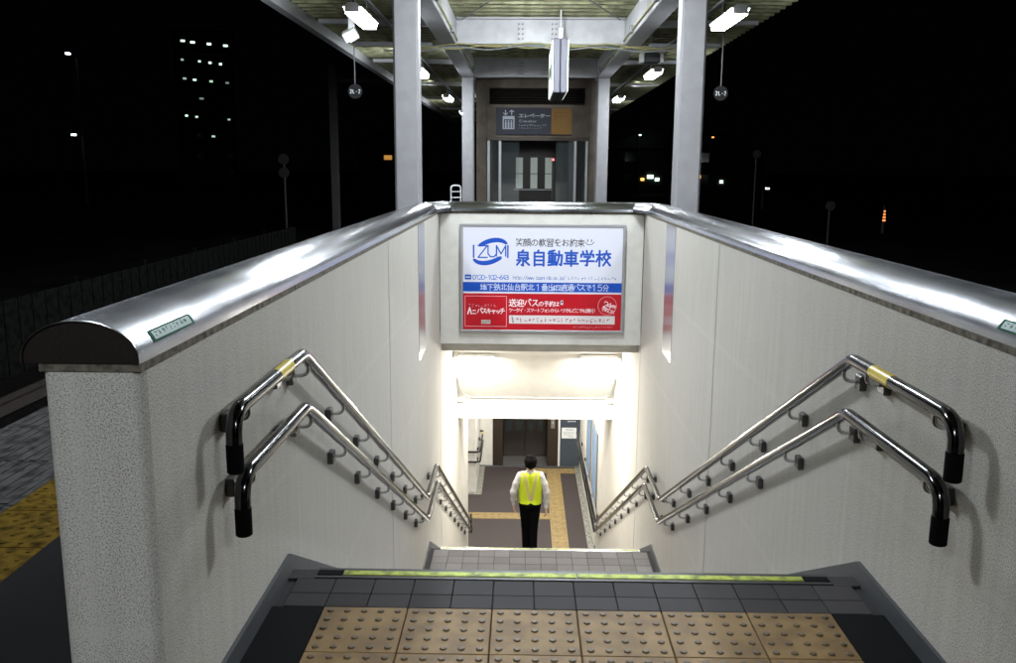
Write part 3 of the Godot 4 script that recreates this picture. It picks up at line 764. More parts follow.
func tube_lamp(at: Vector3, along_z: bool, length: float, energy: float, label: String, group: String, low: bool, hang := 0.0, tubes := 2) -> Node3D:
	var t := thing("fluorescent_lamp", label, "lamp", at, group, 0.0 if along_z else PI / 2)
	# housing: shallow trough with its back upwards
	part("housing", mb().prism([Vector2(-0.05, 0.05), Vector2(0.05, 0.05), Vector2(0.12, 0.0), Vector2(-0.12, 0.0)], Vector3(0, 0, -length / 2), Vector3(0, 0, length / 2), Vector3.RIGHT, Vector3.UP), M.white, t)
	if tubes == 2:
		part("glowing_cover", mb().prism([Vector2(-0.105, -0.002), Vector2(-0.085, -0.075), Vector2(0.085, -0.075), Vector2(0.105, -0.002)], Vector3(0, 0, -length / 2 + 0.03), Vector3(0, 0, length / 2 - 0.03), Vector3.RIGHT, Vector3.UP), M.tube, t)
	for x in ([0.0] if tubes == 1 else []):
		part("glowing_tube", mb().tube([Vector3(x, -0.032, -length / 2 + 0.03), Vector3(x, -0.032, length / 2 - 0.03)], 0.0165, 10), M.low_tube if low else M.tube, t)
	for z in [-length / 2 + 0.015, length / 2 - 0.015]:
		part("lamp_socket", mb().box(Vector3(0, -0.030, z), Vector3(0.18 if tubes == 2 else 0.05, 0.060, 0.024), 0.004), M.white, t)
	if hang > 0.0:
		for z in [-length * 0.3, length * 0.3]:
			part("hanger", mb().tube([Vector3(0, 0.049, z), Vector3(0, hang, z)], 0.008, 6), M.conduit, t)
	var col := Color(1.0, 0.98, 0.94) if low else Color(0.95, 0.975, 1.0)
	if tubes == 2:
		# the cover shines down and to both sides
		for s in [-1.0, 1.0]:
			area_light(t, Vector3(s * 0.112, -0.050, 0), Vector2(0.07, length - 0.08), energy * (0.5 if not along_z else 0.2), col, Vector3(s, -0.8, 0))
		if along_z: area_light(t, Vector3(0, -0.082, 0), Vector2(0.16, length - 0.08), energy * 0.6, col)
	else:
		area_light(t, Vector3(0, -0.066, 0), Vector2(0.05, length - 0.08), energy, col)
	return t

# ---------------------------------------------------------------- ready
func _ready() -> void:
	rng.seed = 77
	# ---- camera
	var cam := Camera3D.new()
	cam.name = "camera"
	cam.position = Vector3(-0.2037, 1.5406, 2.89)
	cam.rotation = Vector3(-0.1839, 0.0159, 0.0067)
	cam.fov = 41.36
	cam.near = 0.05
	cam.far = 900.0
	add_child(cam)
	cam.current = true
	# ---- night sky
	var we := WorldEnvironment.new()
	we.name = "environment"
	var env := Environment.new()
	env.background_mode = Environment.BG_SKY
	var sk := ProceduralSkyMaterial.new()
	sk.sky_top_color = Color(0.035, 0.035, 0.045)
	sk.sky_horizon_color = Color(0.045, 0.045, 0.055)
	sk.ground_bottom_color = Color(0.03, 0.03, 0.035)
	sk.ground_horizon_color = Color(0.045, 0.045, 0.055)
	sk.sun_angle_max = 0.0
	var sky := Sky.new()
	sky.sky_material = sk
	env.sky = sky
	env.background_energy_multiplier = 0.15
	env.tonemap_mode = Environment.TONE_MAPPER_LINEAR
	env.tonemap_exposure = 1.0
	env.sdfgi_enabled = true; env.ssao_enabled = true; env.ssil_enabled = true
	we.environment = env
	add_child(we)
	make_materials()
	# ---- setting
	build_ground()
	build_platform()
	build_stairs()
	build_parapets()
	build_lower_shell()
	build_canopy()
	build_lamps()
	# ---- things
	build_rails()
	build_end_wall()
	build_upper_lift()
	build_lower_fittings()
	build_hanging_things()
	build_person()
	build_trackside()
	build_town()

# ---------------------------------------------------------------- ground and platform
func build_ground() -> void:
	var m := mb()
	var y := -1.25
	var big := 600.0
	# sheet with an opening under the platform, where the stairwell goes down
	m.quad(Vector3(-big, y, -big), Vector3(-3.28, y, -big), Vector3(-3.28, y, big), Vector3(-big, y, big), Vector3.UP)
	m.quad(Vector3(3.28, y, -big), Vector3(big, y, -big), Vector3(big, y, big), Vector3(3.28, y, big), Vector3.UP)
	m.quad(Vector3(-3.28, y, -big), Vector3(3.28, y, -big), Vector3(3.28, y, -59.9), Vector3(-3.28, y, -59.9), Vector3.UP)
	m.quad(Vector3(-3.28, y, 11.9), Vector3(3.28, y, 11.9), Vector3(3.28, y, big), Vector3(-3.28, y, big), Vector3.UP)
	structure("ground", m, M.ground)
	for s in [-1.0, 1.0]:
		var b := mb()
		b.prism([Vector2(-1.75, 0.0), Vector2(1.75, 0.0), Vector2(1.45, 0.22), Vector2(-1.45, 0.22)], Vector3(s * 5.07, y, -120), Vector3(s * 5.07, y, 40), Vector3.RIGHT, Vector3.UP)
		structure("track_bed", b, M.ballast)
		for k in 2:
			var r := mb()
			var x: float = s * 5.07 + (k * 2 - 1) * 0.53
			r.span(x - 0.06, x + 0.06, y + 0.24, y + 0.26, -120, 40)
			r.span(x - 0.012, x + 0.012, y + 0.26, y + 0.36, -120, 40)
			r.span(x - 0.033, x + 0.033, y + 0.36, y + 0.40, -120, 40)
			structure("track_rail", r, M.rust)

func dome_field(w: float, d: float, n: int, dome_sides := 10) -> ArrayMesh:
	var m := mb()
	for i in n:
		for j in n:
			var p := Vector3((i - (n - 1) / 2.0) * w / n, 0, (j - (n - 1) / 2.0) * d / n)
			m.lathe([Vector2(0.0125, -0.001), Vector2(0.0112, 0.0032), Vector2(0.0085, 0.005), Vector2(0.0, 0.0053)], dome_sides, p)
	return m.mesh()

func build_platform() -> void:
	var p := setting("platform")
	# body in blocks round the stairwell
	part("platform_block", mb().span(-3.3, -1.345, -1.25, -0.02, -60, 12), M.concrete, p)
	part("platform_block", mb().span(1.345, 3.3, -1.25, -0.02, -60, 12), M.concrete, p)
	part("platform_block", mb().span(-1.343, 1.343, -1.25, -0.02, 0.6, 12), M.concrete, p)
	part("platform_block", mb().span(-1.343, 1.343, -0.30, -0.02, -60, -6.95), M.concrete, p)
	part("platform_block", mb().span(-1.343, 1.343, -1.25, -0.30, -60, -16.9), M.concrete, p)
	# dark paving beside and behind the walls
	part("dark_paving", mb().span(-2.15, -1.346, -0.02, 0.0, -60, 12), M.black_floor, p)
	part("dark_paving", mb().span(1.346, 2.15, -0.02, 0.0, -60, 12), M.black_floor, p)
	part("dark_paving", mb().span(-1.344, 1.344, -0.02, 0.0, 0.604, 12), M.black_floor, p)
	part("dark_paving", mb().span(-1.344, 1.344, -0.02, 0.0, -60, -6.96), M.black_floor, p)
	# tactile line and grooved edge slabs along both sides
	var tm := dome_field(0.385, 0.385, 5, 6)
	var tb := bbox(Vector3(0.385, 0.012, 0.385), 0.0025)
	var slab := mb().box(Vector3(0, -0.012, 0), Vector3(0.75, 0.020, 0.595), 0.004)
	for k in 11: slab.box(Vector3(-0.33 + k * 0.066, 0.0, 0), Vector3(0.036, 0.008, 0.575), 0.002)
	var slab_m := slab.mesh()
	for s in [-1.0, 1.0]:
		var z := 1.5
		var cut := -9.6 if s < 0 else 1.5
		while z > cut + 0.01:
			var o := part("tactile_tile", tb, M.platform_tactile, p, Vector3(s * 2.347, -0.006, z - 0.195))
			part("dome_field", tm, M.platform_tactile, o, Vector3(0, 0.006, 0))
			z -= 0.39
		part("tactile_line", mb().span(s * 2.154, s * 2.54, -0.018, 0.001, cut - 0.01, -60), M.platform_tactile, p)
		var zz := 1.5
		var cut2 := -9.9 if s < 0 else 1.5
		while zz > cut2 + 0.01:
			part("edge_slab", slab_m, M.slab, p, Vector3(s * 2.92, 0.0, zz - 0.3))
			zz -= 0.6
		part("edge_strip", mb().span(s * 2.545, s * 3.3, -0.018, 0.0, cut2 - 0.01, -60), M.slab, p)
		part("tactile_line", mb().span(s * 2.154, s * 2.54, -0.018, 0.001, 1.51, 12), M.platform_tactile, p)
		part("edge_strip", mb().span(s * 2.545, s * 3.3, -0.018, 0.0, 1.51, 12), M.slab, p)

# ---------------------------------------------------------------- stairs
func build_stairs() -> void:
	var st := setting("staircase")
	# top landing: bed, warning tiles, two rows of small tiles, edge strip
	part("tile_bed", mb().span(-1.099, 1.099, -0.30, -0.013, TOP_END, 0.602), M.grout, st)
	var tm := dome_field(0.2965, 0.2965, 5)
	var tb := bbox(Vector3(0.2965, 0.012, 0.2965), 0.0025)
	for r in 2:
		for c in 6:
			var o := part("warning_tile", tb, M.tactile[(c * 3 + r * 2) % 4], st, Vector3(-0.75 + 0.3 * c, -0.006 + rng.randf_range(-0.0008, 0.0008), 0.15 + 0.3 * r))
			part("dome_field", tm, M.dome, o, Vector3(0, 0.006, 0))
			o.rotation.y = PI / 2 * rng.randi_range(0, 3)
	for s in [-1.0, 1.0]:
		part("dark_floor_tile", mb().span(s * 0.902, s * 1.086, -0.012, -0.001, 0.002, 0.598, 0.002), M.black_floor, st)
	var small := [bbox(Vector3(0.147, 0.012, 0.0975), 0.002), bbox(Vector3(0.147, 0.012, 0.1145), 0.002)]
	for c in 14:
		part("floor_tile", small[0], M.tiles[rng.randi() % 4], st, Vector3(-0.975 + 0.15 * c, -0.007 + rng.randf_range(-0.0005, 0.0005), -0.05))
		part("floor_tile", small[1], M.tiles[rng.randi() % 4], st, Vector3(-0.975 + 0.15 * c, -0.007 + rng.randf_range(-0.0005, 0.0005), -0.1585))
	edge_strip(st, 0.0, TOP_END, 0.08, true)
	for s in [-1.0, 1.0]:
		part("edge_tile", mb().span(s * 0.987, s * 1.086, -0.0125, -0.003, -0.218, TOP_END + 0.001, 0.002), M.tiles[0], st)
	# first flight
	for k in range(1, 14):
		step(st, -0.155 * k, TOP_END - 0.3 * (k - 1), 0.3)
	# half landing
	var z0 := TOP_END - 0.3 * 13
	part("tile_bed", mb().span(-1.099, 1.099, LAND_Y - 0.3, LAND_Y - 0.013, LAND_Z, z0), M.grout, st)
	var lt := bbox(Vector3(0.1465, 0.012, 0.1465), 0.002)
	for r in 7:
		for c in 14:
			var zt := LAND_Z + 0.055 + 0.075 + 0.15 * r
			if zt > z0 - 0.06: continue
			part("landing_tile", lt, M.landing_tiles[rng.randi() % 3], st, Vector3(-0.975 + 0.15 * c, LAND_Y - 0.006, zt))
	edge_strip(st, LAND_Y, LAND_Z, 0.052, false)
	for k in range(1, 18):
		step(st, LAND_Y - 0.15444 * k, LAND_Z - 0.3 * (k - 1), 0.3)
	# skirting that follows the flights
	for s in [-1.0, 1.0]:
		var top := [Vector2(0.885, 0.07), Vector2(-0.276, 0.07), Vector2(-4.2, 0.07 + LAND_Y), Vector2(-5.27, 0.07 + LAND_Y), Vector2(-10.6, 0.07 + LOW_Y), Vector2(-11.44, 0.07 + LOW_Y)]
		for i in top.size() - 1:
			var a: Vector2 = top[i]
			var b: Vector2 = top[i + 1]
			var flat := is_equal_approx(a.y, b.y)
			var dn := 0.10 if flat else 0.36
			var pts := [a, b, b - Vector2(0, dn), a - Vector2(0, dn)]
			part("skirting", mb().prism(pts, Vector3(s * 1.086, 0, 0), Vector3(s * 1.1005, 0, 0), Vector3.BACK, Vector3.UP), M.skirt, st)

func edge_strip(st: Node3D, y: float, z: float, d: float, top: bool) -> void:
	var x := 0.985
	var e := part("stair_edge_strip", mb().span(-x, x, y - 0.03, y + 0.002, z - 0.004, z + d - 0.002, 0.002), M.dark_metal if top else M.aluminium, st)
	if top:
		part("grip_insert", mb().span(-0.88, 0.015, y - 0.002, y + 0.005, z + 0.022, z + 0.057, 0.0015), M.lime, e)
		part("grip_insert", mb().span(0.019, 0.88, y - 0.002, y + 0.005, z + 0.022, z + 0.057, 0.0015), M.lime, e)
		part("grip_end", mb().span(-0.98, -0.882, y - 0.002, y + 0.0045, z + 0.018, z + 0.060, 0.0015), M.black_floor, e)
		part("grip_end", mb().span(0.882, 0.98, y - 0.002, y + 0.0045, z + 0.018, z + 0.060, 0.0015), M.black_floor, e)
	else:
		part("grip_insert", mb().span(-0.97, 0.97, y - 0.002, y + 0.005, z + 0.006, z + 0.030, 0.0015), M.lime, e)

func step(st: Node3D, y: float, z: float, d: float) -> void:
	var s := part("stair_step", mb().span(-1.085, 1.085, y - 0.30, y, z - d, z + 0.02, 0.003), M.landing_tiles[rng.randi() % 3], st)
	part("nosing", mb().span(-0.98, 0.98, y - 0.02, y + 0.003, z - d - 0.003, z - d + 0.045, 0.002), M.aluminium, s)

# ---------------------------------------------------------------- parapet walls beside the stairs
func coping_profile(w: float, h: float) -> Array:
	var pr := [Vector2(-w, -0.014)]
	for k in 25:
		var a := PI - PI * k / 24.0
		pr.append(Vector2(cos(a) * w, sin(a) * h))
	pr.append(Vector2(w, -0.014))
	return pr

func build_parapets() -> void:
	for s in [-1.0, 1.0]:
		var w := thing("parapet_wall", "cream speckled stairwell wall with rounded steel coping, on the %s of the stairs" % ("left" if s < 0 else "right"), "wall", Vector3.ZERO, "stairwell walls")
		var zs := [0.888, -2.948, -6.572, -11.45]
		for i in 3:
			var top := 1.06 if i < 2 else -0.30
			var bot := LOW_Y - 0.1
			var m := mb()
			var zn: float = zs[i] - (0.0 if i == 0 else 0.011)
			var zf: float = zs[i + 1] + 0.011
			if i == 0:
				# the free end has rounded corners
				var pts := []
				for q in [[1.1, -1.0], [1.341, 1.0]]:
					for k in 5:
						var a: float = k / 4.0 * PI / 2
						var r := 0.03
						if q[1] < 0: pts.append(Vector2(s * (1.1 + r - r * cos(a)), zn - r + r * sin(a)))
						else: pts.append(Vector2(s * (1.341 - r + r * sin(a)), zn - r + r * cos(a)))
				pts.append(Vector2(s * 1.341, zf)); pts.append(Vector2(s * 1.1, zf))
				m.prism(pts, Vector3(0, bot, 0), Vector3(0, top, 0), Vector3.RIGHT, Vector3.BACK)
			else:
				m.span(s * 1.1, s * 1.341, bot, top, zf, zn, 0.004)
			part("wall_panel", m, M.wall, w)
		for i in [1, 2]:
			part("joint_sealant", mb().span(s * 1.106, s * 1.33, LOW_Y - 0.1, 1.05 if i == 1 else -0.31, zs[i] - 0.012, zs[i] + 0.012), M.joint, w)
		# stained mortar bed under the coping
		part("mortar_bed", mb().span(s * 1.0985, s * 1.343, 1.0605, 1.082, -6.595, 0.8895, 0.002), M.stain, w)
		# coping in two lengths
		var pr := coping_profile(0.139, 0.088)
		var cx: float = s * 1.238
		var c1 := part("coping", sweep(pr, [Vector3(cx, 1.097, 0.9), Vector3(cx, 1.097, -2.903)], false), M.coping, w)
		part("end_plate", sweep(coping_profile(0.1385, 0.0875), [Vector3(cx, 1.097, 0.889), Vector3(cx, 1.097, 0.894)]), M.bronze_dark, c1)
		var rim := []
		for q in pr: rim.append(Vector3(cx + q.x, 1.097 + q.y, 0.899))
		part("rim_bead", mb().tube(rim, 0.0022, 6), M.steel, c1)
		part("coping", sweep(pr, [Vector3(cx, 1.097, -2.907), Vector3(cx, 1.097, -6.15)]), M.coping, w)
		part("coping", sweep(pr, [Vector3(cx, 1.097, -6.153), Vector3(cx, 1.097, -6.36), Vector3(s * 1.055, 1.097, -6.715), Vector3(s * 0.93, 1.097, -6.715)]), M.coping, w)
		# polished plate fixed to the wall near the end wall
		part("steel_plate", mb().span(s * 1.0955, s * 1.101, -0.12, 1.058, -5.09, -4.62, 0.001), M.plate, w)

func build_rails() -> void:
	for s in [-1.0, 1.0]:
		var side := "left" if s < 0 else "right"
		for lv in 2:
			var h: float = [0.855, 0.645][lv]
			var x: float = s * 1.02
			var zn: float = [0.50, 0.455][lv]
			var za: float = [-0.30, -0.318][lv]
			var zb: float = za - (h + 1.315 - [0.0, -0.20][lv]) / 0.524 if false else [-4.43, -4.44][lv]
			var yl: float = [-1.310, -1.522][lv]
			var zc: float = [-5.27, -5.37][lv]
			var yb: float = LOW_Y + h
			var zd: float = zc - (yl - yb) / 0.524
			var path := [Vector3(x, h - 0.175, zn), Vector3(x, h, zn), Vector3(x, h, za), Vector3(x, yl, zb), Vector3(x, yl, zc), Vector3(x, yb, zd)]
			if s < 0: path += [Vector3(x, yb, zd - 0.25), Vector3(x, yb - 0.15, zd - 0.25)]
			else: path += [Vector3(x, yb, -15.45)]
			var t := thing("handrail", "%s polished steel handrail on the %s stairwell wall" % [["upper", "lower"][lv], side], "handrail", Vector3(x, h, za), "stair handrails")
			var loc := []
			var o := Vector3(x, h, za)
			for p in path: loc.append(p - o)
			var smooth: Array = [loc[0]]
			smooth = fillet(loc, 0.04, 6, 0.085)
			part("rail_tube", mb().tube(smooth, 0.0235, 16), M.rail, t)
			part("end_cap", mb().lathe([Vector2(0.0, 0.0), Vector2(0.021, 0.0), Vector2(0.0250, 0.003), Vector2(0.0250, 0.085), Vector2(0.0236, 0.088)], 12, loc[0] + Vector3(0, -0.004, 0)), M.dark, t)
			if lv == 0:
				part("yellow_label", mb().tube([Vector3(0, 0, 0.36), Vector3(0, 0, 0.20)], 0.0242, 14), M.yellow_tape, t)
			# brackets
			var stops := []
			for z in [0.36, -0.16]: stops.append(Vector3(x, h, z + (za + 0.3)))
			for k in 7: 
				var f := (k + 0.12) / 6.6
				if f < 1.0: stops.append(Vector3(x, lerpf(h, yl, f), lerpf(za, zb, f)))
			stops.append(Vector3(x, yl, lerpf(zb, zc, 0.25)))
			stops.append(Vector3(x, yl, lerpf(zb, zc, 0.85)))
			for k in 8:
				var f := (k + 0.5) / 8.0
				stops.append(Vector3(x, lerpf(yl, yb, f), lerpf(zc, zd, f)))
			if s > 0:
				for k in 5: stops.append(Vector3(x, yb, lerpf(zd, -15.45, (k + 0.4) / 5.0)))
			for p in stops: bracket(t, p - o, s)

func bracket(t: Node3D, p: Vector3, s: float) -> void:
	var key := "bracket%s" % s
	if not shared.has(key):
		var path := [Vector3(s * 0.078, -0.060, 0), Vector3(s * 0.030, -0.064, 0), Vector3(0, -0.052, 0), Vector3(0, -0.02, 0)]
		shared[key] = mb().tube(fillet(path, 0.03, 4), 0.0075, 8).mesh()
		shared[key + "p"] = mb().box(Vector3(s * 0.066, -0.066, 0), Vector3(0.027, 0.058, 0.058), 0.004).mesh()
	var b := part("bracket", shared[key], M.steel, t, p)
	part("wall_plate", shared[key + "p"], M.bracket, b)

func build_end_wall() -> void:
	var w := thing("end_wall", "cream wall across the stairwell carrying the advertising board", "wall", Vector3(0, 0, -6.6))
	part("wall_face", mb().span(-1.099, 1.099, -0.37, 1.06, -0.17, 0.0, 0.004), M.plaster, w)
	part("lower_lip", mb().span(-1.099, 1.099, -0.485, -0.30, -0.30, -0.172, 0.004), M.plaster, w)
	part("mortar_bed", mb().span(-1.10, 1.10, 1.0605, 1.082, -0.21, 0.0015, 0.002), M.stain, w)
	part("coping", sweep(coping_profile(0.139, 0.088), [Vector3(-0.927, 1.097, -0.115), Vector3(0.927, 1.097, -0.115)], false), M.coping, w)
	# advertising board
	var b := thing("advertising_board", "blue, white and red driving school advertisement in a grey frame on the end wall", "board", Vector3(0.014, 0.36, -6.598))
	var hw := 0.862
	var hh := 0.562
	part("backing", mb().span(-hw, hw, -hh, hh, 0.0, 0.02), M.aluminium, b)
	for e in [[-hw - 0.03, hw + 0.03, hh, hh + 0.03], [-hw - 0.03, hw + 0.03, -hh - 0.03, -hh], [-hw - 0.03, -hw, -hh + 0.001, hh - 0.001], [hw, hw + 0.03, -hh + 0.001, hh - 0.001]]:
		part("frame_bar", mb().span(e[0], e[1], e[2], e[3], 0.0, 0.032, 0.004), M.gutter, b)
	var q := mb()
	q.uvquad(Vector3(-hw + 0.002, hh - 0.002, 0.023), Vector3(hw - 0.002, hh - 0.002, 0.023), Vector3(hw - 0.002, -hh + 0.002, 0.023), Vector3(-hw + 0.002, -hh + 0.002, 0.023), Vector3.BACK)
	part("printed_sheet", q, printed(ad_print(), 0.35), b)
	# green stickers on the copings near the open ends
	for s in [-1.0, 1.0]:
		var z0 := 0.80 if s < 0 else 0.765
		var t := thing("sticker", "small green and white sticker on the %s coping" % ("left" if s < 0 else "right"), "sticker", Vector3(s * 1.238, 1.097, z0), "stickers on the copings")
		var img := Image.create(256, 64, false, Image.FORMAT_RGB8)
		img.fill(Color(0.10, 0.36, 0.26))
		img.fill_rect(Rect2i(14, 10, 228, 44), Color(0.80, 0.86, 0.86))
		scribble(img, Vector2(24, 14), 9, 22, 4, Color(0.10, 0.36, 0.26), 33)
		var g := mb()
		var rows := 6
		for k in rows:
			var a0 := lerpf(0.22, 0.56, k / float(rows))
			var a1 := lerpf(0.22, 0.56, (k + 1) / float(rows))
			var p0 := Vector3(-s * cos(a0) * 0.1402, sin(a0) * 0.0892, 0)
			var p1 := Vector3(-s * cos(a1) * 0.1402, sin(a1) * 0.0892, 0)
			var o := Vector3(-s, 1, 0)
			var v0 := 1.0 - k / float(rows)
			var v1 := 1.0 - (k + 1) / float(rows)
			var L := Vector3(0, 0, -0.27)
			if s < 0: g.uvquad(p1, p1 + L, p0 + L, p0, o, Vector2(0, v1), Vector2(1, v0))
			else: g.uvquad(p1 + L, p1, p0, p0 + L, o, Vector2(0, v1), Vector2(1, v0))
		part("sticker_sheet", g, printed(ImageTexture.create_from_image(img), 0.9), t)

# ---------------------------------------------------------------- lower concourse
func build_lower_shell() -> void:
	var f := setting("concourse_floor")
	part("floor_slab", mb().span(-6.0, 1.4, LOW_Y - 0.3, LOW_Y, -18.2, -10.38), M.carpet, f)
	var bt := mb().box(Vector3(0, -0.003, 0), Vector3(0.296, 0.010, 0.296), 0.002)
	for k in 4: bt.box(Vector3(-0.111 + 0.074 * k, 0.003, 0), Vector3(0.022, 0.006, 0.26), 0.002)
	var bar_tile := bt.mesh()
	var dots := dome_field(0.296, 0.296, 5, 6)
	var dot_base := bbox(Vector3(0.296, 0.012, 0.296), 0.0025)
	for k in 15:
		part("guide_tile", bar_tile, M.low_tactile, f, Vector3(0.51, LOW_Y + 0.005, -10.75 - 0.3 * k - 0.15))
	for k in 11:
		var o := part("guide_tile", bar_tile, M.low_tactile, f, Vector3(0.21 - 0.3 * k, LOW_Y + 0.005, -12.86))
		o.rotation.y = PI / 2
	for k in 4:
		var o := part("warning_tile", dot_base, M.low_tactile, f, Vector3(0.21 + 0.3 * k, LOW_Y + 0.002, -15.41))
		part("dome_field", dots, M.low_tactile, o, Vector3(0, 0.006, 0))
	part("border_stone", mb().span(0.985, 1.1, LOW_Y - 0.01, LOW_Y + 0.012, -15.74, -10.6, 0.003), M.border_stone, f)
	part("border_stone", mb().span(-1.1, -0.985, LOW_Y - 0.01, LOW_Y + 0.012, -15.74, -14.06, 0.003), M.border_stone, f)
	part("border_stone", mb().span(-1.1, -0.985, LOW_Y - 0.01, LOW_Y + 0.012, -11.45, -10.6, 0.003), M.border_stone, f)
	part("border_stone", mb().span(-5.8, -0.985, LOW_Y - 0.01, LOW_Y + 0.012, -14.055, -13.94, 0.003), M.border_stone, f)
	# walls
	var w := setting("concourse_walls")
	part("wall_panel", mb().span(1.1, 1.35, LOW_Y - 0.1, -1.2, -13.6, -11.456), M.plaster, w)
	part("wall_panel", mb().span(1.1, 1.35, LOW_Y - 0.1, -1.2, -15.74, -13.606), M.plaster, w)
	part("wall_panel", mb().span(-6.0, -1.1, LOW_Y - 0.1, -1.2, -15.74, -14.06, 0.01), M.plaster, w)
	part("wall_panel", mb().span(-6.0, -1.345, LOW_Y - 0.1, -1.2, -11.45, -11.2), M.plaster, w)
	part("wall_panel", mb().span(-6.2, -6.0, LOW_Y - 0.1, -1.2, -15.74, -11.2), M.plaster, w)
	# ceiling: sloping over the lower flight, a downstand, then level
	var c := setting("stair_ceiling")
	part("sloping_ceiling", mb().prism([Vector2(-6.86, -0.10), Vector2(-7.75, -0.34), Vector2(-9.2, -1.65), Vector2(-9.2, -1.40), Vector2(-7.75, -0.24), Vector2(-6.86, -0.02)], Vector3(-1.099, 0, 0), Vector3(1.099, 0, 0), Vector3.BACK, Vector3.UP), M.plaster, c)
	part("downstand", mb().span(-1.099, 1.099, -1.975, -1.40, -9.42, -9.203, 0.004), M.plaster, c)
	part("level_ceiling", mb().span(-6.0, 1.3, -1.75, -1.5, -15.74, -9.425), M.plaster, c)
	# conduit along the fold of the ceiling
	var p := thing("ceiling_conduit", "thin grey conduit along the fold of the white stair ceiling", "conduit", Vector3(0, -1.66, -9.17))
	part("pipe", mb().tube(fillet([Vector3(-1.075, 0.40, 0.42), Vector3(-1.06, 0.11, 0.11), Vector3(-0.92, 0.0, 0.0), Vector3(0.92, 0.0, 0.0), Vector3(1.06, 0.11, 0.11), Vector3(1.075, 0.40, 0.42)], 0.12, 5), 0.009, 8), M.conduit, p)
	for s in [-1.0, 1.0]: part("junction_box", mb().box(Vector3(s * 1.05, -0.03, -0.005), Vector3(0.09, 0.06, 0.05), 0.006), M.white, p)

